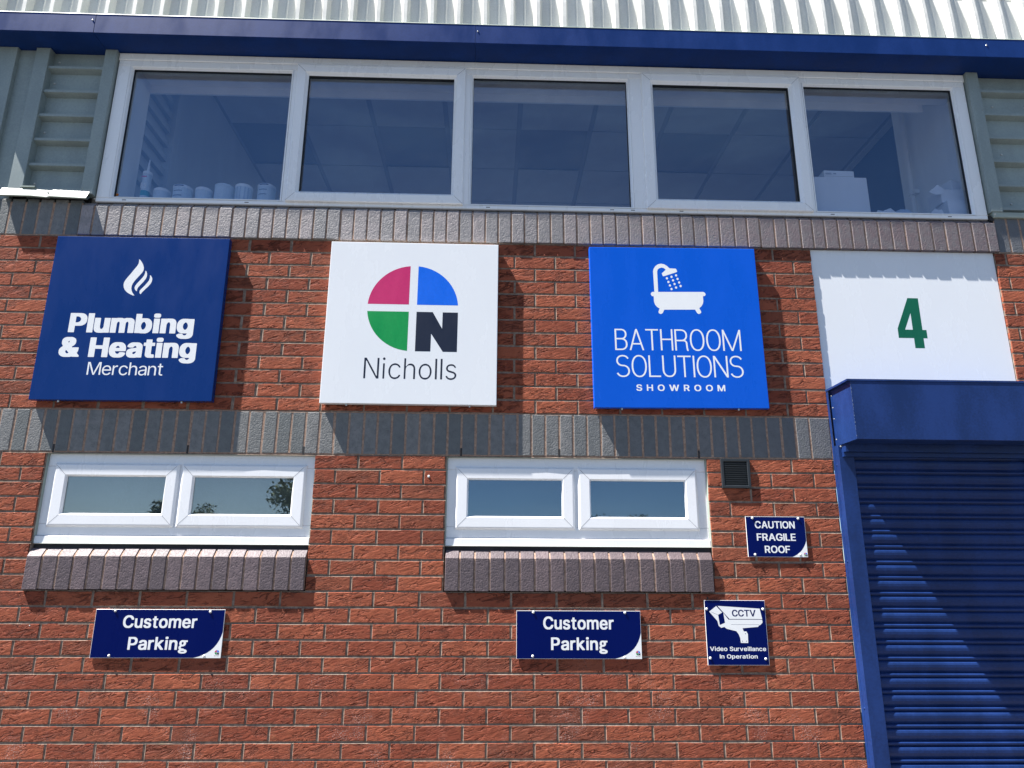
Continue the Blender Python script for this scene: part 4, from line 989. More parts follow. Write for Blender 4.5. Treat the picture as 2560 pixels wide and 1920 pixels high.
# ---- crimp-curved roof sheets
def roof_sheet(x0, ribs, pitch=0.157):
    R, zs, yp, d = 2.60, 2.61, -0.100, 0.045
    path = [(yp, 2.50, 0.0), (yp, zs, 0.0)]
    for k in range(1, 27):
        a = math.radians(2.2*k); path.append((yp + R*(1-math.cos(a)), zs + R*math.sin(a), a))
    sec = []
    for i in range(ribs):
        b = x0 + i*pitch
        sec += [(b, 0), (b+0.015, d), (b+0.036, d), (b+0.049, 0), (b+0.096, 0), (b+0.100, 0.003), (b+0.106, 0.003), (b+0.110, 0)]
    sec.append((x0+ribs*pitch-0.001, 0))
    n = len(sec); vs = []; fs = []
    for y, z, a in path:
        ny, nzz = -math.cos(a), math.sin(a)
        vs += [(x, y+ny*h, z+nzz*h) for x, h in sec]
    for p in range(len(path)-1):
        for k in range(n-1): fs.append((p*n+k, p*n+k+1, (p+1)*n+k+1, (p+1)*n+k))
    m = MB(); m.add(vs, fs)
    # crimps pressed across the pans
    for i in range(ribs):
        b = x0 + i*pitch
        for k in range(9):
            a = math.radians(5.9 + 0.82*k); da = math.radians(0.16)
            for (p, q, hh) in ((b+0.053, b+0.094, 0.003), (b+0.112, b+pitch-0.004, 0.003)):
                vv = []
                for aa, h in ((a-da, -0.001), (a-da*0.3, hh), (a+da*0.3, hh), (a+da, -0.001)):
                    y = yp + R*(1-math.cos(aa)) - math.cos(aa)*h; z = zs + R*math.sin(aa) + math.sin(aa)*h
                    vv += [(p, y, z), (q, y, z)]
                m.add(vv, [(0,1,3,2),(2,3,5,4),(4,5,7,6)])
    return m.build('roof_sheet', MT['roof'], BLD)
roof_sheet(-0.507-0.157*3, 2)
for k in range(7): roof_sheet(-0.507 - 0.157 + 0.157*6*k, 6)
m = MB(); m.box(-1.2, 7, 0.02, 0.06, 2.545, 2.7); m.build('wall_lining', MT['room'], BLD)
m = MB(); m.box(-1.2, -0.03, 0.036, 0.06, 1.40, 2.54); m.build('wall_lining', MT['darkfill'], BLD)
m = MB(); m.box(5.14, 7, 0.036, 0.06, 1.40, 2.54); m.build('wall_lining', MT['darkfill'], BLD)

# ---- grey-green cladding either side of the long window
def louvre(x0, x1, label=None):
    zs = [2.2655+0.0, 2.1045, 1.9435, 1.7845, 1.6235]
    m = MB(); m.box(x0, x1, 0.030, 0.034, 1.44, 2.396)
    p = m.build('cladding_sheet', MT['clad'], BLD)
    for z in zs + [1.4700]:
        m = MB(); m.prism([(0.0299,z+0.026),(-0.010,z+0.016),(-0.010,z),(0.0299,z-0.012)], x0+0.001, x1-0.001); m.build('cladding_rib', MT['clad'], p)
    return p
def vtrim(x0, x1, z0=1.47, z1=2.396, y=-0.022):
    m = MB(); m.bbox(x0, x1, y, 0.03, z0, z1, 0.002); return m.build('cover_trim', MT['clad'], BLD)
pl = louvre(-0.375, -0.050)
vtrim(-0.452, -0.372); vtrim(-0.052, 0.016, 1.446); vtrim(-0.95, -0.560, 1.30)
m = MB(); m.box(-0.56, -0.452, 0.006, 0.03, 1.34, 2.396); m.build('cladding_sheet', MT['clad'], BLD)
pr = louvre(5.203, 6.2)
vtrim(5.134, 5.205, 1.452)
# flashings at the foot of the cladding
m = MB()
xs = [-0.482, -0.30, -0.215, -0.20, 0.000]; dz = [0.004, 0.003, -0.004, 0.002, -0.006]
prof = [(-0.010,1.474),(-0.020,1.470),(-0.046,1.416),(-0.047,1.410),(-0.030,1.412),(0.01,1.462)]
n = len(prof)
for k in range(len(xs)-1):
    vs = [(xs[k+i], y, z+dz[k+i]) for i in (0,1) for y, z in prof]
    m.add(vs, [(j,(j+1)%n,n+(j+1)%n,n+j) for j in range(n)])
m.build('flashing', MT['flash'], BLD)
m = MB(); m.bbox(5.146, 6.4, -0.016, 0.03, 1.418, 1.4515, 0.002); m.build('flashing', MT['flash'], BLD)
m = MB(); m.box(-0.375,-0.30,-0.030,-0.012,1.476,1.484); m.build('flashing', MT['flash'], BLD)
for x, z, y in ((-0.34,2.335,0.03),(-0.345,2.19,0.03),(-0.345,1.86,0.03),(-0.345,1.53,0.03),(-0.075,2.335,0.03),(-0.075,2.19,0.03),(-0.075,1.86,0.03),(-0.075,1.53,0.03),
                (5.30,2.19,0.03),(5.30,1.86,0.03),(5.30,1.53,0.03),(5.50,2.19,0.03)):
    m = MB(); m.dome(x, y, z, 0.0075, 0.006); m.build('screw', MT['screw'], BLD)
for x, z in ((-0.382,2.27),(-0.382,2.11),(-0.382,1.79),(-0.382,1.48),(-0.045,2.27),(-0.045,2.10),(-0.045,1.78),(-0.045,1.478),(5.195,2.29),(5.195,2.13),(5.195,1.81),(5.195,1.47)):
    m = MB(); m.dome(x, -0.022, z, 0.0045, 0.003); m.build('screw', MT['clad'], BLD)
m = MB(); m.dome(5.156, -0.016, 1.437, 0.0065, 0.005); m.build('screw', MT['screw'], BLD)
m = MB(); m.dome(-0.217, -0.036, 1.440, 0.0065, 0.005); m.build('screw', MT['screw'], BLD)

# ---- inside, seen through the long window
m = MB(); m.box(0.0, 5.3, 0.024, 0.245, 1.437, 1.455); m.build('window_board', MT['upvc'], BLD)
m = MB(); m.box(0.0, 5.3, 0.060, 0.236, 2.350, 2.56); m.build('head_lining', MT['soffit'], BLD)
m = MB(); m.box(0.0, 5.01, 0.2362, 0.250, 2.298, 2.62); m.build('head_trim', MT['plaster'], BLD)
m = MB(); m.box(-0.2, 0.101, 0.060, 0.240, 1.40, 2.52); m.build('reveal_lining', MT['plaster'], BLD)
m = MB(); m.box(5.155, 5.20, 0.060, 0.78, 1.20, 3.1); m.build('interior_wall', MT['plaster'], BLD)
m = MB(); m.box(-0.05, 0.045, 0.24, 4.6, 0.60, 3.1); m.build('interior_wall', MT['liner'], BLD)
for k in range(14):
    z = 1.62+0.105*k
    m = MB(); m.box(0.045, 0.075, 0.242, 0.60, z, z+0.045); m.build('liner_rib', MT['liner'], BLD)
m = MB(); m.box(0.045, 0.10, 0.60, 0.66, 0.9, 3.0); m.build('corner_post', MT['liner'], BLD)
m = MB(); m.box(5.55, 5.60, 0.78, 4.6, 0.6, 3.1); m.build('interior_wall', MT['darkwall'], BLD)
m = MB(); m.box(5.2, 6.0, 0.70, 0.78, 0.6, 3.1); m.build('interior_wall', MT['room'], BLD)
m = MB(); m.box(-0.05, 6.0, 0.25, 4.7, 0.5, 0.6); m.build('interior_floor', MT['room'], BLD)  # rear wall left out so that added daylight reaches the ceiling
m = MB(); m.box(-0.2, 6.0, 0.10, 0.25, 0.5, 1.436); m.build('interior_wall', MT['room'], BLD)
m = MB(); m.box(-0.2, 6.0, 0.0, 4.7, 3.16, 3.2); m.build('interior_roof_deck', MT['room'], BLD)
m = MB(); m.cyl(5.130, 0.645, 1.30, 3.0, 0.016, n=16); m.build('pipe', MT['plaster'], BLD)
m = MB(); m.cyl(5.130, 0.645, 1.935, 1.965, 0.024, n=16); m.box(5.12, 5.155, 0.60, 0.63, 1.93, 1.96); m.build('pipe_clip', MT['plaster'], BLD)
cl = MB(); cl.box(-0.05, 6.0, 0.25, 4.7, 3.012, 3.03)
ceil = cl.build('ceiling', MT['grid'], BLD)
tm = {}
for i in range(-4, 6):
    for j in range(-1, 6):
        x0 = 2.457+0.6*i; y0 = 0.947+0.6*j
        xa, xb = max(x0+0.020, 0.05), min(x0+0.580, 5.54); ya, yb = max(y0+0.005, 0.255), min(y0+0.595, 4.6)
        if xb-xa < 0.05 or yb-ya < 0.05: continue
        dark = (i % 2 == 0 and j == 1 and i < 3) or (i % 2 == 1 and j == 4)
        m = MB(); z = 3.0
        if dark:
            m.box(xa, xb, ya, yb, z+0.006, z+0.011); m.build('light_fitting', MT['fitting'], ceil)
        else:
            m.bbox(xa, xb, ya, yb, z, z+0.011, 0.001); m.build('ceiling_tile', MT['tile'], ceil)

# ---- roller shutter
SHX = (4.128, 5.045)
bx = MB(); X0 = 4.058; X1 = 5.13
bx.bbox(X0+0.006, X1-0.006, -0.235, -0.002, 0.066, 0.3640, 0.0015)
bx.prism([(-0.002,0.3642),(-0.2365,0.3642),(-0.2375,0.3655),(-0.2375,0.3745),(-0.002,0.3745)], X0-0.010, X1+0.01)
bx.box(X0+0.012, X1-0.01, -0.105, -0.030, 0.026, 0.0655)
bx.box(X0+0.012, X1-0.01, -0.080, -0.034, 0.004, 0.0255)
sh = bx.build('roller_shutter', MT['shutter'], BLD)
sh['label'] = 'blue roller shutter, closed, with its housing box under the number panel'
base = [(0,-.034),(.0015,-.036),(.0030,-.0445),(.007,-.0470),(.012,-.0466),(.0155,-.0440),(.0165,-.0360),(.0205,-.0350),(.024,-.0430),(.029,-.0468),(.038,-.0485),(.050,-.0478),(.062,-.044),(.071,-.037),(.0762,-.0345)]
ztop = 0.0145
sm = MB(); sm.strip([(y, -dz) for dz, y in base], SHX[0]+0.001, SHX[1]-0.001)
sme = sm.mesh('slat', MT['shutter'])
for k in range(29):
    o = link('slat', sme, sh, (0, rb.uniform(-0.0004,0.0004), ztop - 0.0753*k))
m = MB(); m.bbox(SHX[0]+0.001, SHX[1]-0.001, -0.050, -0.030, -2.19, ztop-0.0753*29-0.0005, 0.002); m.build('bottom_rail', MT['shutter'], sh)
for a, b in ((4.052, 4.131), (5.043, 5.120)):
    m = MB(); m.bbox(a, b, -0.062, 0.0, -2.09, 0.0655, 0.0015); m.build('guide_rail', MT['shutter'], sh)
m = MB(); m.bbox(4.0505, 4.0525, -0.022, -0.001, -2.09, 0.36, 0.0004); m.build('guide_flange', MT['shutter'], sh)
def side_dome(x, y, z, r=0.005, h=0.004):
    m = MB(); m.dome(0, 0, 0, r, h); m.v = [(x+b, y+a, z+c) for a, b, c in m.v]; return m
for y, z in ((-0.03,-0.035),(-0.03,-0.52),(-0.03,-1.20),(-0.03,-1.85)):
    side_dome(4.052, y, z).build('screw', MT['shutter'], sh)
for y, z in ((-0.030,0.335),(-0.032,0.27),(-0.032,0.21),(-0.032,0.10)):
    side_dome(X0+0.006, y, z, 0.004, 0.003).build('screw', MT['screw'], sh)
m = MB(); rw = random.Random(4)
for k in range(34):
    z = rw.uniform(0.067, 0.345); h = rw.uniform(0.001, 0.006); w = rw.uniform(0.0006, 0.0022)
    m.add([(X0+0.0072,-0.2352,z),(X0+0.0072+w,-0.2352,z+h*0.3),(X0+0.0072+w*0.6,-0.2352,z+h),(X0+0.0068,-0.2352,z+h)], [(0,1,2,3)])
tag(m.build('chipped_edge', MT['screw'], sh), kind='stuff')
m = MB(); m.dome(4.068, -0.062, 0.058, 0.006, 0.006); m.build('screw', MT['screw'], sh)
m = MB(); m.box(4.0, 5.2, -0.02, 0.08, -2.2, -2.09); m.build('threshold', MT['kerb'], BLD)

# small plugs and pinholes left in the wall
for x, z in ((0.0622,-0.838),(0.7375,-0.838),(0.7455,-0.8395),(0.7800,-0.8375),(0.7995,-0.8395),(2.466,-0.796),(1.938,-0.108)):
    m = MB(); r = 0.0075 if (x, z) == (1.938,-0.108) else 0.0035
    m.dome(x, 0.0005, z, r, r*0.7); m.build('wall_plug', MT['plug'], BLD)
for x, z in ((1.943,-0.8425),(3.338,-0.7000)):
    m = MB(); m.dome(x, 0.0006, z, 0.0055, 0.0012, 10); m.build('drill_hole', MT['darkfill'], BLD)

# ================================================================ signs
def sheet(mb, y, rings): mb.poly(y, rings)

def square_sign(x0, x1, z0, z1, face, label, rot=0.0, clips=()):
    cx, cz = (x0+x1)/2, (z0+z1)/2
    t = thing('square_sign', label, 'sign', (cx, -0.039, z0))
    m = MB(); m.bbox(x0, x1, -0.039, -0.006, z0, z1, 0.0018); m.build('sign_panel', MT[face], t)
    for c in clips:
        m = MB(); m.box(c-0.004, c+0.004, -0.030, -0.022, z0-0.010, z0-0.0002); m.build('fixing_clip', MT['screw'], t)
    t.rotation_euler = (0, -rot, 0)
    return t
YS = -0.03915

s = square_sign(-0.115, 0.8115, 0.263, 1.1785, 'navy', 'dark blue square sign with a white flame reading Plumbing & Heating Merchant', 0.0027, (0.03, 0.655))
lettering(s, MT['vinyl'], YS, [
    dict(s='Plumbing', x0=0.0250, x1=0.6745, base=0.6275, cap=0.1075, font=FONT_HEAVY, gap=0.035),
    dict(s='&', x0=-0.0042, x1=0.1020, base=0.4930, cap=0.1075, font=FONT_HEAVY, gap=0.035),
    dict(s='Heating', x0=0.1490, x1=0.7020, base=0.4930, cap=0.1075, font=FONT_HEAVY, gap=0.035),
    dict(s='Merchant', x0=0.1565, x1=0.5437, base=0.3972, cap=0.0686, font=FONT_PLAIN, gap=0.10)])
FL = [[(0.3381,1.049),(0.345,1.0441),(0.3562,1.0299),(0.3654,1.0131),(0.3701,0.998),(0.3701,0.9845),(0.3656,0.9726),(0.3554,0.9573),(0.3438,0.9411),(0.3324,0.9242),(0.3239,0.9081),(0.3199,0.8931),(0.3195,0.8797),(0.3229,0.8665),(0.3292,0.8542),(0.3421,0.8379),(0.332,0.8394),(0.3158,0.8465),(0.2991,0.857),(0.2866,0.87),(0.2792,0.884),(0.276,0.8989),(0.2767,0.9123),(0.2817,0.9257),(0.2928,0.9443),(0.3067,0.9656),(0.3216,0.9903),(0.3342,1.0108),(0.3392,1.0244),(0.3397,1.038)],
 [(0.383,0.9825),(0.3883,0.9747),(0.3922,0.963),(0.3925,0.9496),(0.3889,0.9361),(0.3803,0.9209),(0.3674,0.9031),(0.3546,0.8854),(0.3508,0.8737),(0.3513,0.8629),(0.3458,0.8661),(0.3394,0.8735),(0.3362,0.8834),(0.3382,0.8934),(0.3455,0.9069),(0.357,0.9229),(0.3699,0.9408),(0.3773,0.9543),(0.3808,0.9678),(0.3807,0.9796)],
 [(0.4104,0.9566),(0.4162,0.95),(0.4212,0.9417),(0.4233,0.9334),(0.4225,0.92),(0.4174,0.9065),(0.4072,0.8913),(0.3927,0.8744),(0.3796,0.8584),(0.3736,0.8467),(0.3677,0.8508),(0.3651,0.859),(0.3662,0.8673),(0.3739,0.8782),(0.3869,0.8943),(0.3997,0.9129),(0.4071,0.9264),(0.4097,0.9415),(0.4086,0.9549)]]
for f in FL:
    m = MB(); m.poly(YS, [f]); m.build('flame_emblem', MT['vinyl'], s)

def disc_sector(cx, cz, r, corner, qx, qz, n=14):
    """quarter of a disc, cut square at corner"""
    ax, az = corner
    a_start = math.acos(min(1, abs(ax-cx)/r)); a_end = math.asin(min(1, abs(az-cz)/r))
    pts = [(ax, az)]
    for k in range(n+1):
        a = a_end + (a_start-a_end)*k/n
        pts.append((cx+qx*r*math.cos(a), cz+qz*r*math.sin(a)))
    return pts
def logo(parent, cx, cz, r, y, name='emblem'):
    k = r/0.2437; P = lambda dx, dz: (cx+dx*k, cz+dz*k)
    for mat, c, qx, qz in (('red', P(-0.0216,0.0190), -1, 1), ('azure', P(0.0218,0.0185), 1, 1), ('green', P(-0.0201,-0.0223), -1, -1)):
        m = MB(); m.poly(y, [disc_sector(cx, cz, r, c, qx, qz)]); m.build(name, MT[mat], parent)
    m = MB(); m.poly(y, [[P(a-1.8226, b-0.7935) for a, b in ((1.8439,0.7715),(1.9309,0.7715),(1.9839,0.6781),(1.9842,0.7708),(2.0664,0.7708),(2.0663,0.5483),(1.9915,0.5483),(1.9262,0.6489),(1.9257,0.5490),(1.8441,0.5490))]])
    m.build(name, MT['ink'], parent)
s = square_sign(1.3625, 2.280, 0.261, 1.1745, 'white', 'white square sign with a four-colour quartered disc above the word Nicholls', -0.002, (1.50, 2.14))
logo(s, 1.8226, 0.7935, 0.2437, YS)
lettering(s, MT['ink'], YS, [dict(s='Nicholls', x0=1.5806, x1=2.0668, base=0.3967, cap=0.1125, font=FONT_LIGHT, gap=0.16)])

s = square_sign(2.7932, 3.721, 0.2587, 1.1748, 'royal', 'bright blue square sign with a white bath and shower reading BATHROOM SOLUTIONS', 0.0068, (2.94, 3.56))
lettering(s, MT['vinyl'], YS, [
    dict(s='BATHROOM', x0=2.9150, x1=3.6000, base=0.5745, cap=0.1200, t=0.074, h=0.066, gap=0.085, wide=dict(B=.62, A=.72, T=.64, H=.62, R=.66, O=.72, M=.92)),
    dict(s='SOLUTIONS', x0=2.9165, x1=3.6000, base=0.4262, cap=0.1195, t=0.074, h=0.066, gap=0.085, wide=dict(S=.64, O=.72, L=.56, U=.64, T=.64, N=.68)),
    dict(s='SHOWROOM', x0=3.0188, x1=3.4934, base=0.3500, cap=0.0345, font=FONT_BOLD, gap=0.72)])
BATH = [(3.1333,0.9132),(3.1439,0.9133),(3.1429,1.0373),(3.1472,1.0512),(3.1576,1.0664),(3.1721,1.0771),(3.1896,1.0814),(3.2077,1.0778),(3.2233,1.0677),(3.2356,1.0541),(3.2689,1.0528),(3.273,1.0502),(3.2772,1.0364),(3.2746,1.0322),(3.1998,1.0061),(3.196,1.0077),(3.1913,1.0221),(3.1928,1.0249),(3.2142,1.0451),(3.2055,1.0546),(3.1917,1.0585),(3.1785,1.0541),(3.1695,1.0459),(3.1657,1.0342),(3.1648,0.9133),(3.4152,0.916),(3.4235,0.9109),(3.4271,0.9019),(3.4223,0.8927),(3.411,0.8903),(3.4113,0.862),(3.4075,0.8462),(3.398,0.8314),(3.3856,0.8206),(3.3947,0.8022),(3.3941,0.7932),(3.3825,0.787),(3.3731,0.7906),(3.3622,0.8121),(3.1926,0.8101),(3.1825,0.7896),(3.1727,0.7845),(3.1634,0.7882),(3.1596,0.797),(3.1676,0.8168),(3.1546,0.8249),(3.1436,0.8393),(3.1387,0.8572),(3.1389,0.887),(3.129,0.8886),(3.123,0.8987),(3.1256,0.9078)]
m = MB(); m.poly(YS, [[(a, b-0.003) for a, b in BATH]]); m.build('bath_emblem', MT['vinyl'], s)
m = MB()
for a, b in ((3.2178,0.9945),(3.2251,0.9731),(3.2323,0.9523),(3.2398,0.9312),(3.2441,1.0035),(3.2511,0.9826),(3.2583,0.9612),(3.2653,0.9403),(3.2699,1.0125),(3.2769,0.9915),(3.2843,0.9704),(3.2912,0.9495)):
    m.poly(YS, [[(a+0.0062*math.cos(t*math.pi/6), b-0.003+0.0068*math.sin(t*math.pi/6)) for t in range(12)]])
m.build('water_drops', MT['vinyl'], s)

# number panel over the shutter
t = thing('number_panel', 'white panel with a green number 4 above the shutter housing', 'sign', (4.588, 0.012, 0.376))
m = MB(); m.box(4.0552, 5.1198, 0.012, 0.03, 0.376, 1.2025); m.build('panel', MT['white'], t)
m = MB(); m.poly(0.01185, [[(4.5818,0.9194),(4.6418,0.9187),(4.6413,0.7310),(4.6635,0.7310),(4.6634,0.6824),(4.6402,0.6824),(4.6399,0.6245),(4.5864,0.6245),(4.5866,0.6826),(4.5013,0.6825),(4.5020,0.738)],
                         [(4.5872,0.8301),(4.5867,0.7315),(4.5432,0.7317)]])
m.build('numeral', MT['bottle'], t)

# ---- small screwed signs
def small_sign(name, x0, x1, z0, z1, label, screws, corner=None, group=None):
    t = thing(name, label, 'sign', ((x0+x1)/2, -0.004, z0), group)
    m = MB(); m.bbox(x0, x1, -0.0078, -0.0030, z0, z1, 0.0004); m.build('sign_plate', MT['vinyl'], t)
    e = 0.0014
    if corner:
        (ax, az), (bx_, bz) = corner    # the blue field ends in a curve at the lower right
        ring = [(x0+e, z0+e), (ax, z0+e)]
        for k in range(1, 9):
            u = k/9
            c = (x1-0.022, z0+0.022)
            p0 = (ax, z0+e); p2 = (x1-e, bz)
            ring.append(((1-u)**2*p0[0]+2*u*(1-u)*c[0]+u*u*p2[0], (1-u)**2*p0[1]+2*u*(1-u)*c[1]+u*u*p2[1]))
        ring += [(x1-e, bz), (x1-e, z1-e), (x0+e, z1-e)]
    else:
        ring = [(x0+e, z0+e), (x1-e, z0+e), (x1-e, z1-e), (x0+e, z1-e)]
    m = MB(); m.poly(-0.00795, [ring]); m.build('printed_face', MT['deepnavy'], t)
    for x, z in screws:
        m = MB(); m.dome(x, -0.0078, z, 0.0068, 0.0055, 10); m.build('screw_cap', MT['plug'], t, smooth=True)
    return t
YP = -0.00806
SG = 'small navy signs screwed to the brickwork'
def mini_logo(t, cx, cz, r=0.0105):
    logo(t, cx, cz, r, YP)
    lettering(t, MT['ink'], YP, [dict(s='Nicholls', x0=cx-r*1.05, x1=cx+r*1.05, base=cz-r*1.65, cap=r*0.46, t=0.10, gap=0.16)])
t = small_sign('parking_sign', 0.3688, 0.9815, -0.982, -0.7618, 'navy Customer Parking sign under the left window sill, cap screws at its corners', [(0.4592,-0.7690),(0.9111,-0.7718),(0.4582,-0.9718),(0.9033,-0.9731)], ((0.8537,0),(0,-0.8638)), SG)
lettering(t, MT['vinyl'], YP, [dict(s='Customer', x0=0.503, x1=0.8536, base=-0.8465, cap=0.057, font=FONT_BOLD, gap=0.09),
                               dict(s='Parking', x0=0.5394, x1=0.8197, base=-0.945, cap=0.0575, font=FONT_BOLD, gap=0.10, alt={'g':'g2'})])
mini_logo(t, 0.9622, -0.9560)
t = small_sign('parking_sign', 2.3895, 2.9982, -0.983, -0.7617, 'navy Customer Parking sign left of the CCTV sign, below the middle window', [(2.4718,-0.7690),(2.9224,-0.7695),(2.468,-0.9708),(2.9138,-0.9763)], ((2.868,0),(0,-0.8638)), SG)
lettering(t, MT['vinyl'], YP, [dict(s='Customer', x0=2.5200, x1=2.8653, base=-0.8480, cap=0.0590, font=FONT_BOLD, gap=0.09),
                               dict(s='Parking', x0=2.5575, x1=2.8320, base=-0.943, cap=0.058, font=FONT_BOLD, gap=0.10, alt={'g':'g2'})])
mini_logo(t, 2.9800, -0.9560)
t = small_sign('warning_sign', 3.5573, 3.8620, -0.4998, -0.2990, 'navy CAUTION FRAGILE ROOF sign between window and shutter', [(3.5928,-0.3070),(3.8294,-0.3080),(3.5928,-0.4882),(3.8226,-0.4876)], ((3.7827,0),(0,-0.4177)), SG)
lettering(t, MT['vinyl'], YP, [dict(s='CAUTION', x0=3.6030, x1=3.8087, base=-0.3577, cap=0.0357, font=FONT_BOLD, gap=0.09),
                               dict(s='FRAGILE', x0=3.6080, x1=3.8080, base=-0.4195, cap=0.0360, font=FONT_BOLD, gap=0.09),
                               dict(s='ROOF', x0=3.6441, x1=3.7734, base=-0.4797, cap=0.0356, font=FONT_BOLD, gap=0.09)])
mini_logo(t, 3.8510, -0.4860, 0.0085)
t = small_sign('cctv_sign', 3.3185, 3.6205, -1.011, -0.7095, 'square navy sign with a white CCTV camera, Video Surveillance In Operation', [(3.3281,-0.7509),(3.6088,-0.7508),(3.3313,-0.9785),(3.6036,-0.9816)], None, SG)
m = MB(); m.poly(YP, [[(3.3833,-0.7362),(3.5928,-0.7484),(3.6016,-0.7974),(3.4389,-0.7973)]]); m.build('camera_emblem', MT['vinyl'], t)
m = MB(); m.poly(YP, [[(3.3767,-0.7369),(3.4048,-0.7674),(3.3835,-0.7780),(3.3505,-0.7640),(3.3501,-0.7652),(3.3840,-0.7797),(3.3889,-0.826),(3.4155,-0.8156),(3.4102,-0.769),(3.4338,-0.8003),(3.6007,-0.8004),(3.6022,-0.8126),(3.5922,-0.8233),(3.5821,-0.8279),(3.5783,-0.834),(3.5002,-0.8403),(3.5055,-0.8554),(3.5184,-0.8553),(3.5245,-0.8674),(3.5231,-0.9089),(3.4868,-0.9084),(3.4854,-0.8856),(3.4787,-0.8675),(3.4685,-0.854),(3.4225,-0.8435),(3.4103,-0.8344),(3.3954,-0.839),(3.3832,-0.83),(3.3783,-0.8072),(3.3403,-0.7631)]]); m.build('camera_emblem', MT['vinyl'], t)
m = MB(); m.poly(YP-0.00005, [[(3.445,-0.8228),(3.584,-0.8228),(3.584,-0.8238),(3.445,-0.8238)]])
for a, b in ((3.5129,-0.8660),(3.4950,-0.9003),(3.5150,-0.9003)):
    m.poly(YP-0.00005, [[(a+0.0022*math.cos(k*math.pi/4), b+0.0022*math.sin(k*math.pi/4)) for k in range(8)]])
m.build('camera_emblem', MT['deepnavy'], t)
lettering(t, MT['deepnavy'], YP-0.0001, [dict(s='CCTV', x0=3.4530, x1=3.5711, base=-0.7855, cap=0.0312, font=FONT_BOLD, gap=0.06)])
lettering(t, MT['vinyl'], YP, [dict(s='Video Surveillance', x0=3.3330, x1=3.6090, base=-0.9456, cap=0.0195, font=FONT_BOLD, gap=0.13),
                               dict(s='In Operation', x0=3.3785, x1=3.5644, base=-0.9798, cap=0.0185, font=FONT_BOLD, gap=0.13)])

# ---- black louvred vent
t = thing('vent_grille', 'square black plastic louvred vent on brickwork right of the middle window', 'vent', (3.525, 0, -0.156))
m = MB()
m.loop(3.449, 3.601, -0.156, -0.0028, [(0,0.0),(0,-0.010),(0.002,-0.0135),(0.013,-0.0135),(0.016,-0.0105),(0.018,-0.001)])
m.box(3.460, 3.590, -0.0010, 0.0004, -0.145, -0.014)
m.build('vent_frame', MT['black'], t)
for k in range(11):
    z = -0.0225-0.0112*k
    m = MB(); m.prism([(-0.001,z),(-0.0115,z-0.0055),(-0.0120,z-0.0070),(-0.001,z-0.0030)], 3.4665, 3.5835); m.build('slat', MT['black'], t)

# ================================================================ things on the window board
BZ = 1.455
t = thing('sealant_cartridge', 'sealant tube with pointed nozzle and number 85 at the left end of the window', 'sealant tube', (0.227, 0.12, BZ))
m = MB(); m.cyl(0.227, 0.12, BZ, BZ+0.195, 0.0245); m.build('tube', MT['tub'], t, smooth=False)
m = MB(); m.cyl(0.227, 0.12, BZ+0.1952, BZ+0.212, 0.0275, 0.026); m.build('collar', MT['card'], t)
m = MB(); m.cyl(0.227, 0.12, BZ+0.2122, BZ+0.300, 0.0085, 0.003, 12); m.build('nozzle', MT['card'], t)
m = MB(); m.cyl(0.227, 0.12, BZ+0.055, BZ+0.088, 0.0248, n=24, top=False); m.build('label_band', MT['teal'], t)
m = MB(); m.box(0.207, 0.236, 0.0945, 0.0958, BZ+0.172, BZ+0.180); m.build('label_band', MT['pink'], t)
lettering(t, MT['card'], 0.0946, [dict(s='85', x0=0.208, x1=0.242, base=BZ+0.100, cap=0.034, font=FONT_BOLD, gap=0.06)])
G = 'pale tubs standing along the window board'
for cx, r, top, lab, bands in ((0.325,0.046,1.553,'shortest pale tub, next to the sealant tube',0),
        (0.443,0.054,1.573,'pale tub with a dark handle slot, second from the sealant tube',1),
        (0.564,0.047,1.563,'plain pale tub, third from the sealant tube',0),
        (0.681,0.055,1.585,'wide pale grey tub, fourth from the sealant tube',2),
        (0.793,0.050,1.588,'tub with upright blue and white stripes, fifth from the sealant tube',3),
        (0.925,0.052,1.592,'pale tub with dark horizontal lines beside the first mullion',4)):
    t = thing('tub', lab, 'tub', (cx, 0.12, BZ), G)
    m = MB(); m.cyl(cx, 0.12, BZ, top-0.018, r*0.95, r*0.97); m.build('tub_body', MT['tub'], t)
    m = MB(); m.cyl(cx, 0.12, top-0.0178, top-0.004, r, r, 24); m.cyl(cx, 0.12, top-0.0038, top, r*0.97, r*0.9, 24); m.build('lid', MT['card'] if bands != 2 else MT['tub'], t)
    if bands in (1, 4):
        m = MB()
        for q, zz in enumerate((top-0.014, top-0.045, top-0.075)):
            vs = []; fs = []
            for a in range(7):
                an = math.radians(235+ (10 if q == 0 else 9)*a)
                for dz in (0, 0.008 if q == 0 else 0.004): vs.append((cx+(r+0.0006)*math.cos(an), 0.12+(r+0.0006)*math.sin(an), zz+dz))
            for a in range(6): fs.append((2*a,2*a+2,2*a+3,2*a+1))
            m.add(vs, fs)
        m.build('print_band', MT['tublabel'], t)
    if bands == 3:
        m = MB()
        for a0 in (215, 240, 262, 292, 315):
            vs = []
            for an in (a0, a0+9):
                for zz in (BZ+0.02, top-0.022): vs.append((cx+(r+0.0005)*math.cos(math.radians(an)), 0.12+(r+0.0005)*math.sin(math.radians(an)), zz))
            m.add(vs, [(0,2,3,1)])
        m.build('print_band', MT['film'], t)

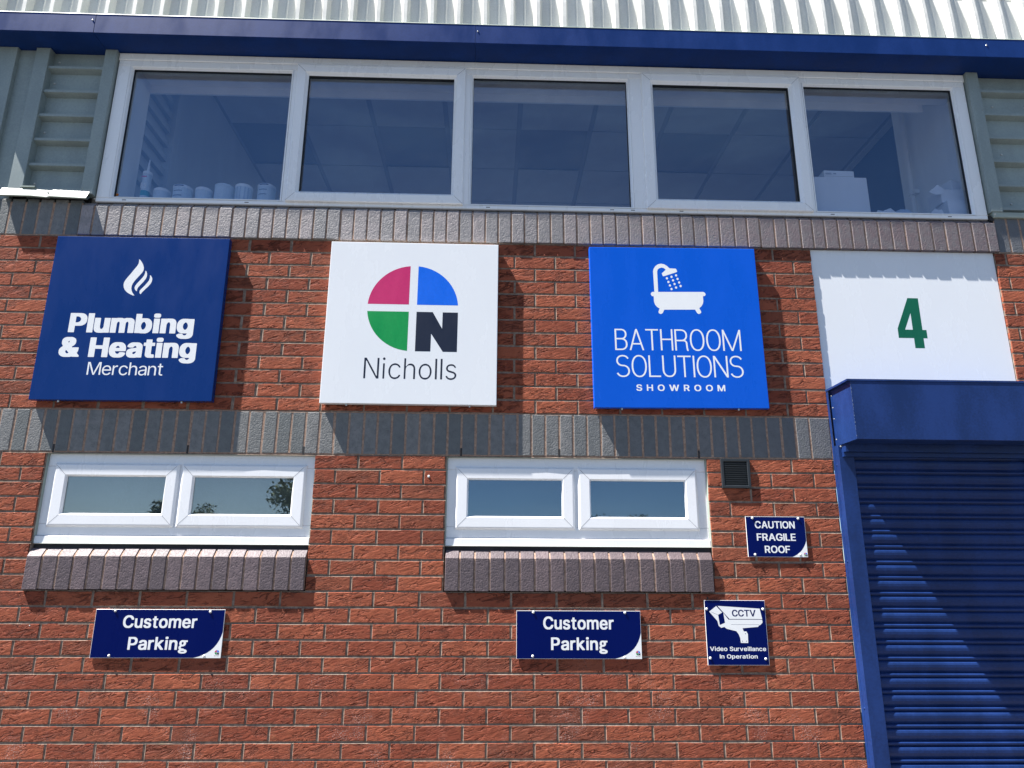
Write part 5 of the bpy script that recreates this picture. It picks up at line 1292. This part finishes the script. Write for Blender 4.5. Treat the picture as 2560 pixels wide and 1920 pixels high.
def carton(name, label, x0, x1, y0, y1, z0, z1, rz=0.0, seam=True):
    cx, cy = (x0+x1)/2, (y0+y1)/2
    t = thing(name, label, 'box', (0,0,0))
    m = MB(); m.bbox(x0-cx, x1-cx, y0-cy, y1-cy, 0, z1-z0, 0.0012)
    o = link('carton', m.mesh('carton', MT['card']), t, (0,0,0))
    if seam:
        m = MB(); m.box(x0-cx+0.004, x1-cx-0.004, y0-cy-0.0006, y0-cy+0.002, (z1-z0)*0.16, (z1-z0)*0.16+0.0016)
        link('lid_seam', m.mesh('lid_seam', MT['grid']), t, (0,0,0))
    t.location = (cx, cy, z0); t.rotation_euler = (0, 0, rz)
    return t
carton('large_carton', 'large plain white box behind the right-hand light of the long window', 4.170, 4.495, 0.10, 0.235, BZ, 1.7275, 0, False)
b = carton('flat_carton', 'slim white box with printed end on top of the large white box', 4.240, 4.425, 0.105, 0.225, 1.728, 1.774, 0.02)
m = MB(); m.box(-0.085,-0.045,-0.0612,-0.059,0.020,0.023); m.box(-0.085,-0.050,-0.0612,-0.059,0.027,0.029); m.box(-0.035,-0.018,-0.0612,-0.059,0.022,0.027)
link('print', m.mesh('print', MT['tublabel']), b, (0,0,0)).location = (0,0,0)
carton('lower_carton', 'shallow white box in the bottom right corner of the long window', 4.955, 5.100, 0.08, 0.20, BZ, 1.576)
carton('middle_carton', 'open white box with a raised flap at the right end of the window', 4.940, 5.092, 0.105, 0.225, 1.5765, 1.665, 0, False)
carton('top_carton', 'small white box topmost of the right-hand stack', 5.010, 5.080, 0.12, 0.20, 1.6655, 1.732, 0.25, False)
m = MB()
fl = [(4.960,0.10,1.664),(4.925,0.098,1.690),(4.865,0.096,1.640),(4.895,0.094,1.622),(4.945,0.095,1.624)]
m.add(fl + [(a,b+0.002,c) for a,b,c in fl], [(0,1,2,3,4),(9,8,7,6,5),(0,5,6,1),(1,6,7,2),(2,7,8,3),(3,8,9,4)])
tag(m.build('loose_flap', MT['card']), 'curled white card flap lifting from the open box', 'card')
def crumple(name, label, cat, x0, x1, y0, y1, z, h, mat, seed, nx=10, ny=5):
    rn = random.Random(seed); vs = []; fs = []
    for i in range(nx+1):
        for j in range(ny+1):
            u, v = i/nx, j/ny
            e = math.sin(math.pi*u)**0.5*math.sin(math.pi*min(1, max(0, v)))**0.4 if 0 < u < 1 and 0 < v < 1 else 0.0
            vs.append((x0+(x1-x0)*u, y0+(y1-y0)*v, z+h*e*rn.uniform(0.45,1.0)))
    for i in range(nx):
        for j in range(ny): fs.append((i*(ny+1)+j, (i+1)*(ny+1)+j, (i+1)*(ny+1)+j+1, i*(ny+1)+j+1))
    m = MB(); m.add(vs, fs)
    return tag(m.build(name, MT[mat], None, ((x0+x1)/2,(y0+y1)/2,z)), label, cat)
crumple('plastic_bag', 'crumpled clear plastic wrapping between the white boxes', 'plastic bag', 4.56, 4.93, 0.11, 0.20, BZ, 0.105, 'film', 3)
crumple('paper', 'sheet of white paper lying in front of the plastic wrapping', 'paper', 4.50, 4.68, 0.075, 0.108, BZ, 0.078, 'card', 8, 5, 3)
crumple('torn_paper', 'curled white paper scrap beside the lower corner box', 'paper', 4.83, 4.94, 0.075, 0.105, BZ, 0.095, 'card', 12, 5, 3)
m = MB(); m.bbox(2.985, 3.030, 0.10, 0.13, BZ, 1.492, 0.001)
tag(m.build('teal_box', MT['teal']), 'tiny teal packet at the lower right corner of the middle light', 'packet')

# ================================================================ trees across the car park (seen only as reflections)
def tree(label, x, y, h, rc, seed, n=2600):
    rn = random.Random(seed); z0 = -2.2
    t = thing('tree', label, 'tree', (x, y, z0), 'trees across the car park')
    m = MB(); k = 9
    def limb(p, q, r0, r1):
        d = (Vector(q)-Vector(p)).normalized(); a = d.orthogonal().normalized(); b = d.cross(a)
        vs = [tuple(Vector(c) + a*r*math.cos(2*math.pi*i/k) + b*r*math.sin(2*math.pi*i/k)) for c, r in ((p, r0), (q, r1)) for i in range(k)]
        m.add(vs, [(i,(i+1)%k,k+(i+1)%k,k+i) for i in range(k)])
    limb((x,y,z0), (x,y,z0+h*0.5), h*0.032, h*0.018)
    cl = []
    for i in range(26):
        a = rn.uniform(0, 6.28); u = rn.uniform(0.0, 1)**0.6; zz = rn.uniform(0.28, 0.93)
        w = rc*(1-abs(zz-0.52)*1.35)
        c = (x+math.cos(a)*w*u, y+math.sin(a)*w*u, z0+h*zz)
        cl.append((c, rc*rn.uniform(0.22, 0.42)))
        limb((x,y,z0+h*rn.uniform(0.25,0.5)), c, h*0.009, h*0.003)
    m.build('trunk', MT['bark'], t)
    m = MB()
    for i in range(n):
        c, r = cl[rn.randrange(len(cl))]
        d = Vector((rn.gauss(0,1), rn.gauss(0,1), rn.gauss(0,1))).normalized()*r*rn.uniform(0.45,1.08)
        p = Vector(c)+d; s = rn.uniform(0.10, 0.24)
        a = Vector((rn.gauss(0,1), rn.gauss(0,1), rn.gauss(0,1))).normalized(); b = a.orthogonal().normalized()
        m.add([tuple(p-a*s), tuple(p+b*s*0.55), tuple(p+a*s), tuple(p-b*s*0.55)], [(0,1,2,3)])
    m.build('crown', MT['leaf'], t)
def across(az, dist, ox=1.0): return ox + dist*math.sin(math.radians(az)), -dist*math.cos(math.radians(az))
def tip(elev, dist): return -0.2 + dist*math.tan(math.radians(elev)) + 2.2
tree('large round tree mirrored in the right pane of the left lower window', *across(-13.9, 55), tip(7.4, 55), 4.0, 1, 4200)
tree('smaller tree mirrored at the foot of the same pane, further left', *across(-21.4, 80), tip(4.9, 80), 3.2, 2)
tree('slim tree mirrored in the corner of the far left lower pane', *across(-24.9, 80), tip(4.8, 80), 1.9, 3)
tree('low distant tree across the car park, left of the pair facing the middle window', *across(8.4, 95, 2.9), tip(3.85, 95), 4.6, 4)
tree('low distant tree across the car park, right of the pair facing the middle window', *across(11.6, 95, 2.9), tip(3.95, 95), 4.4, 5)
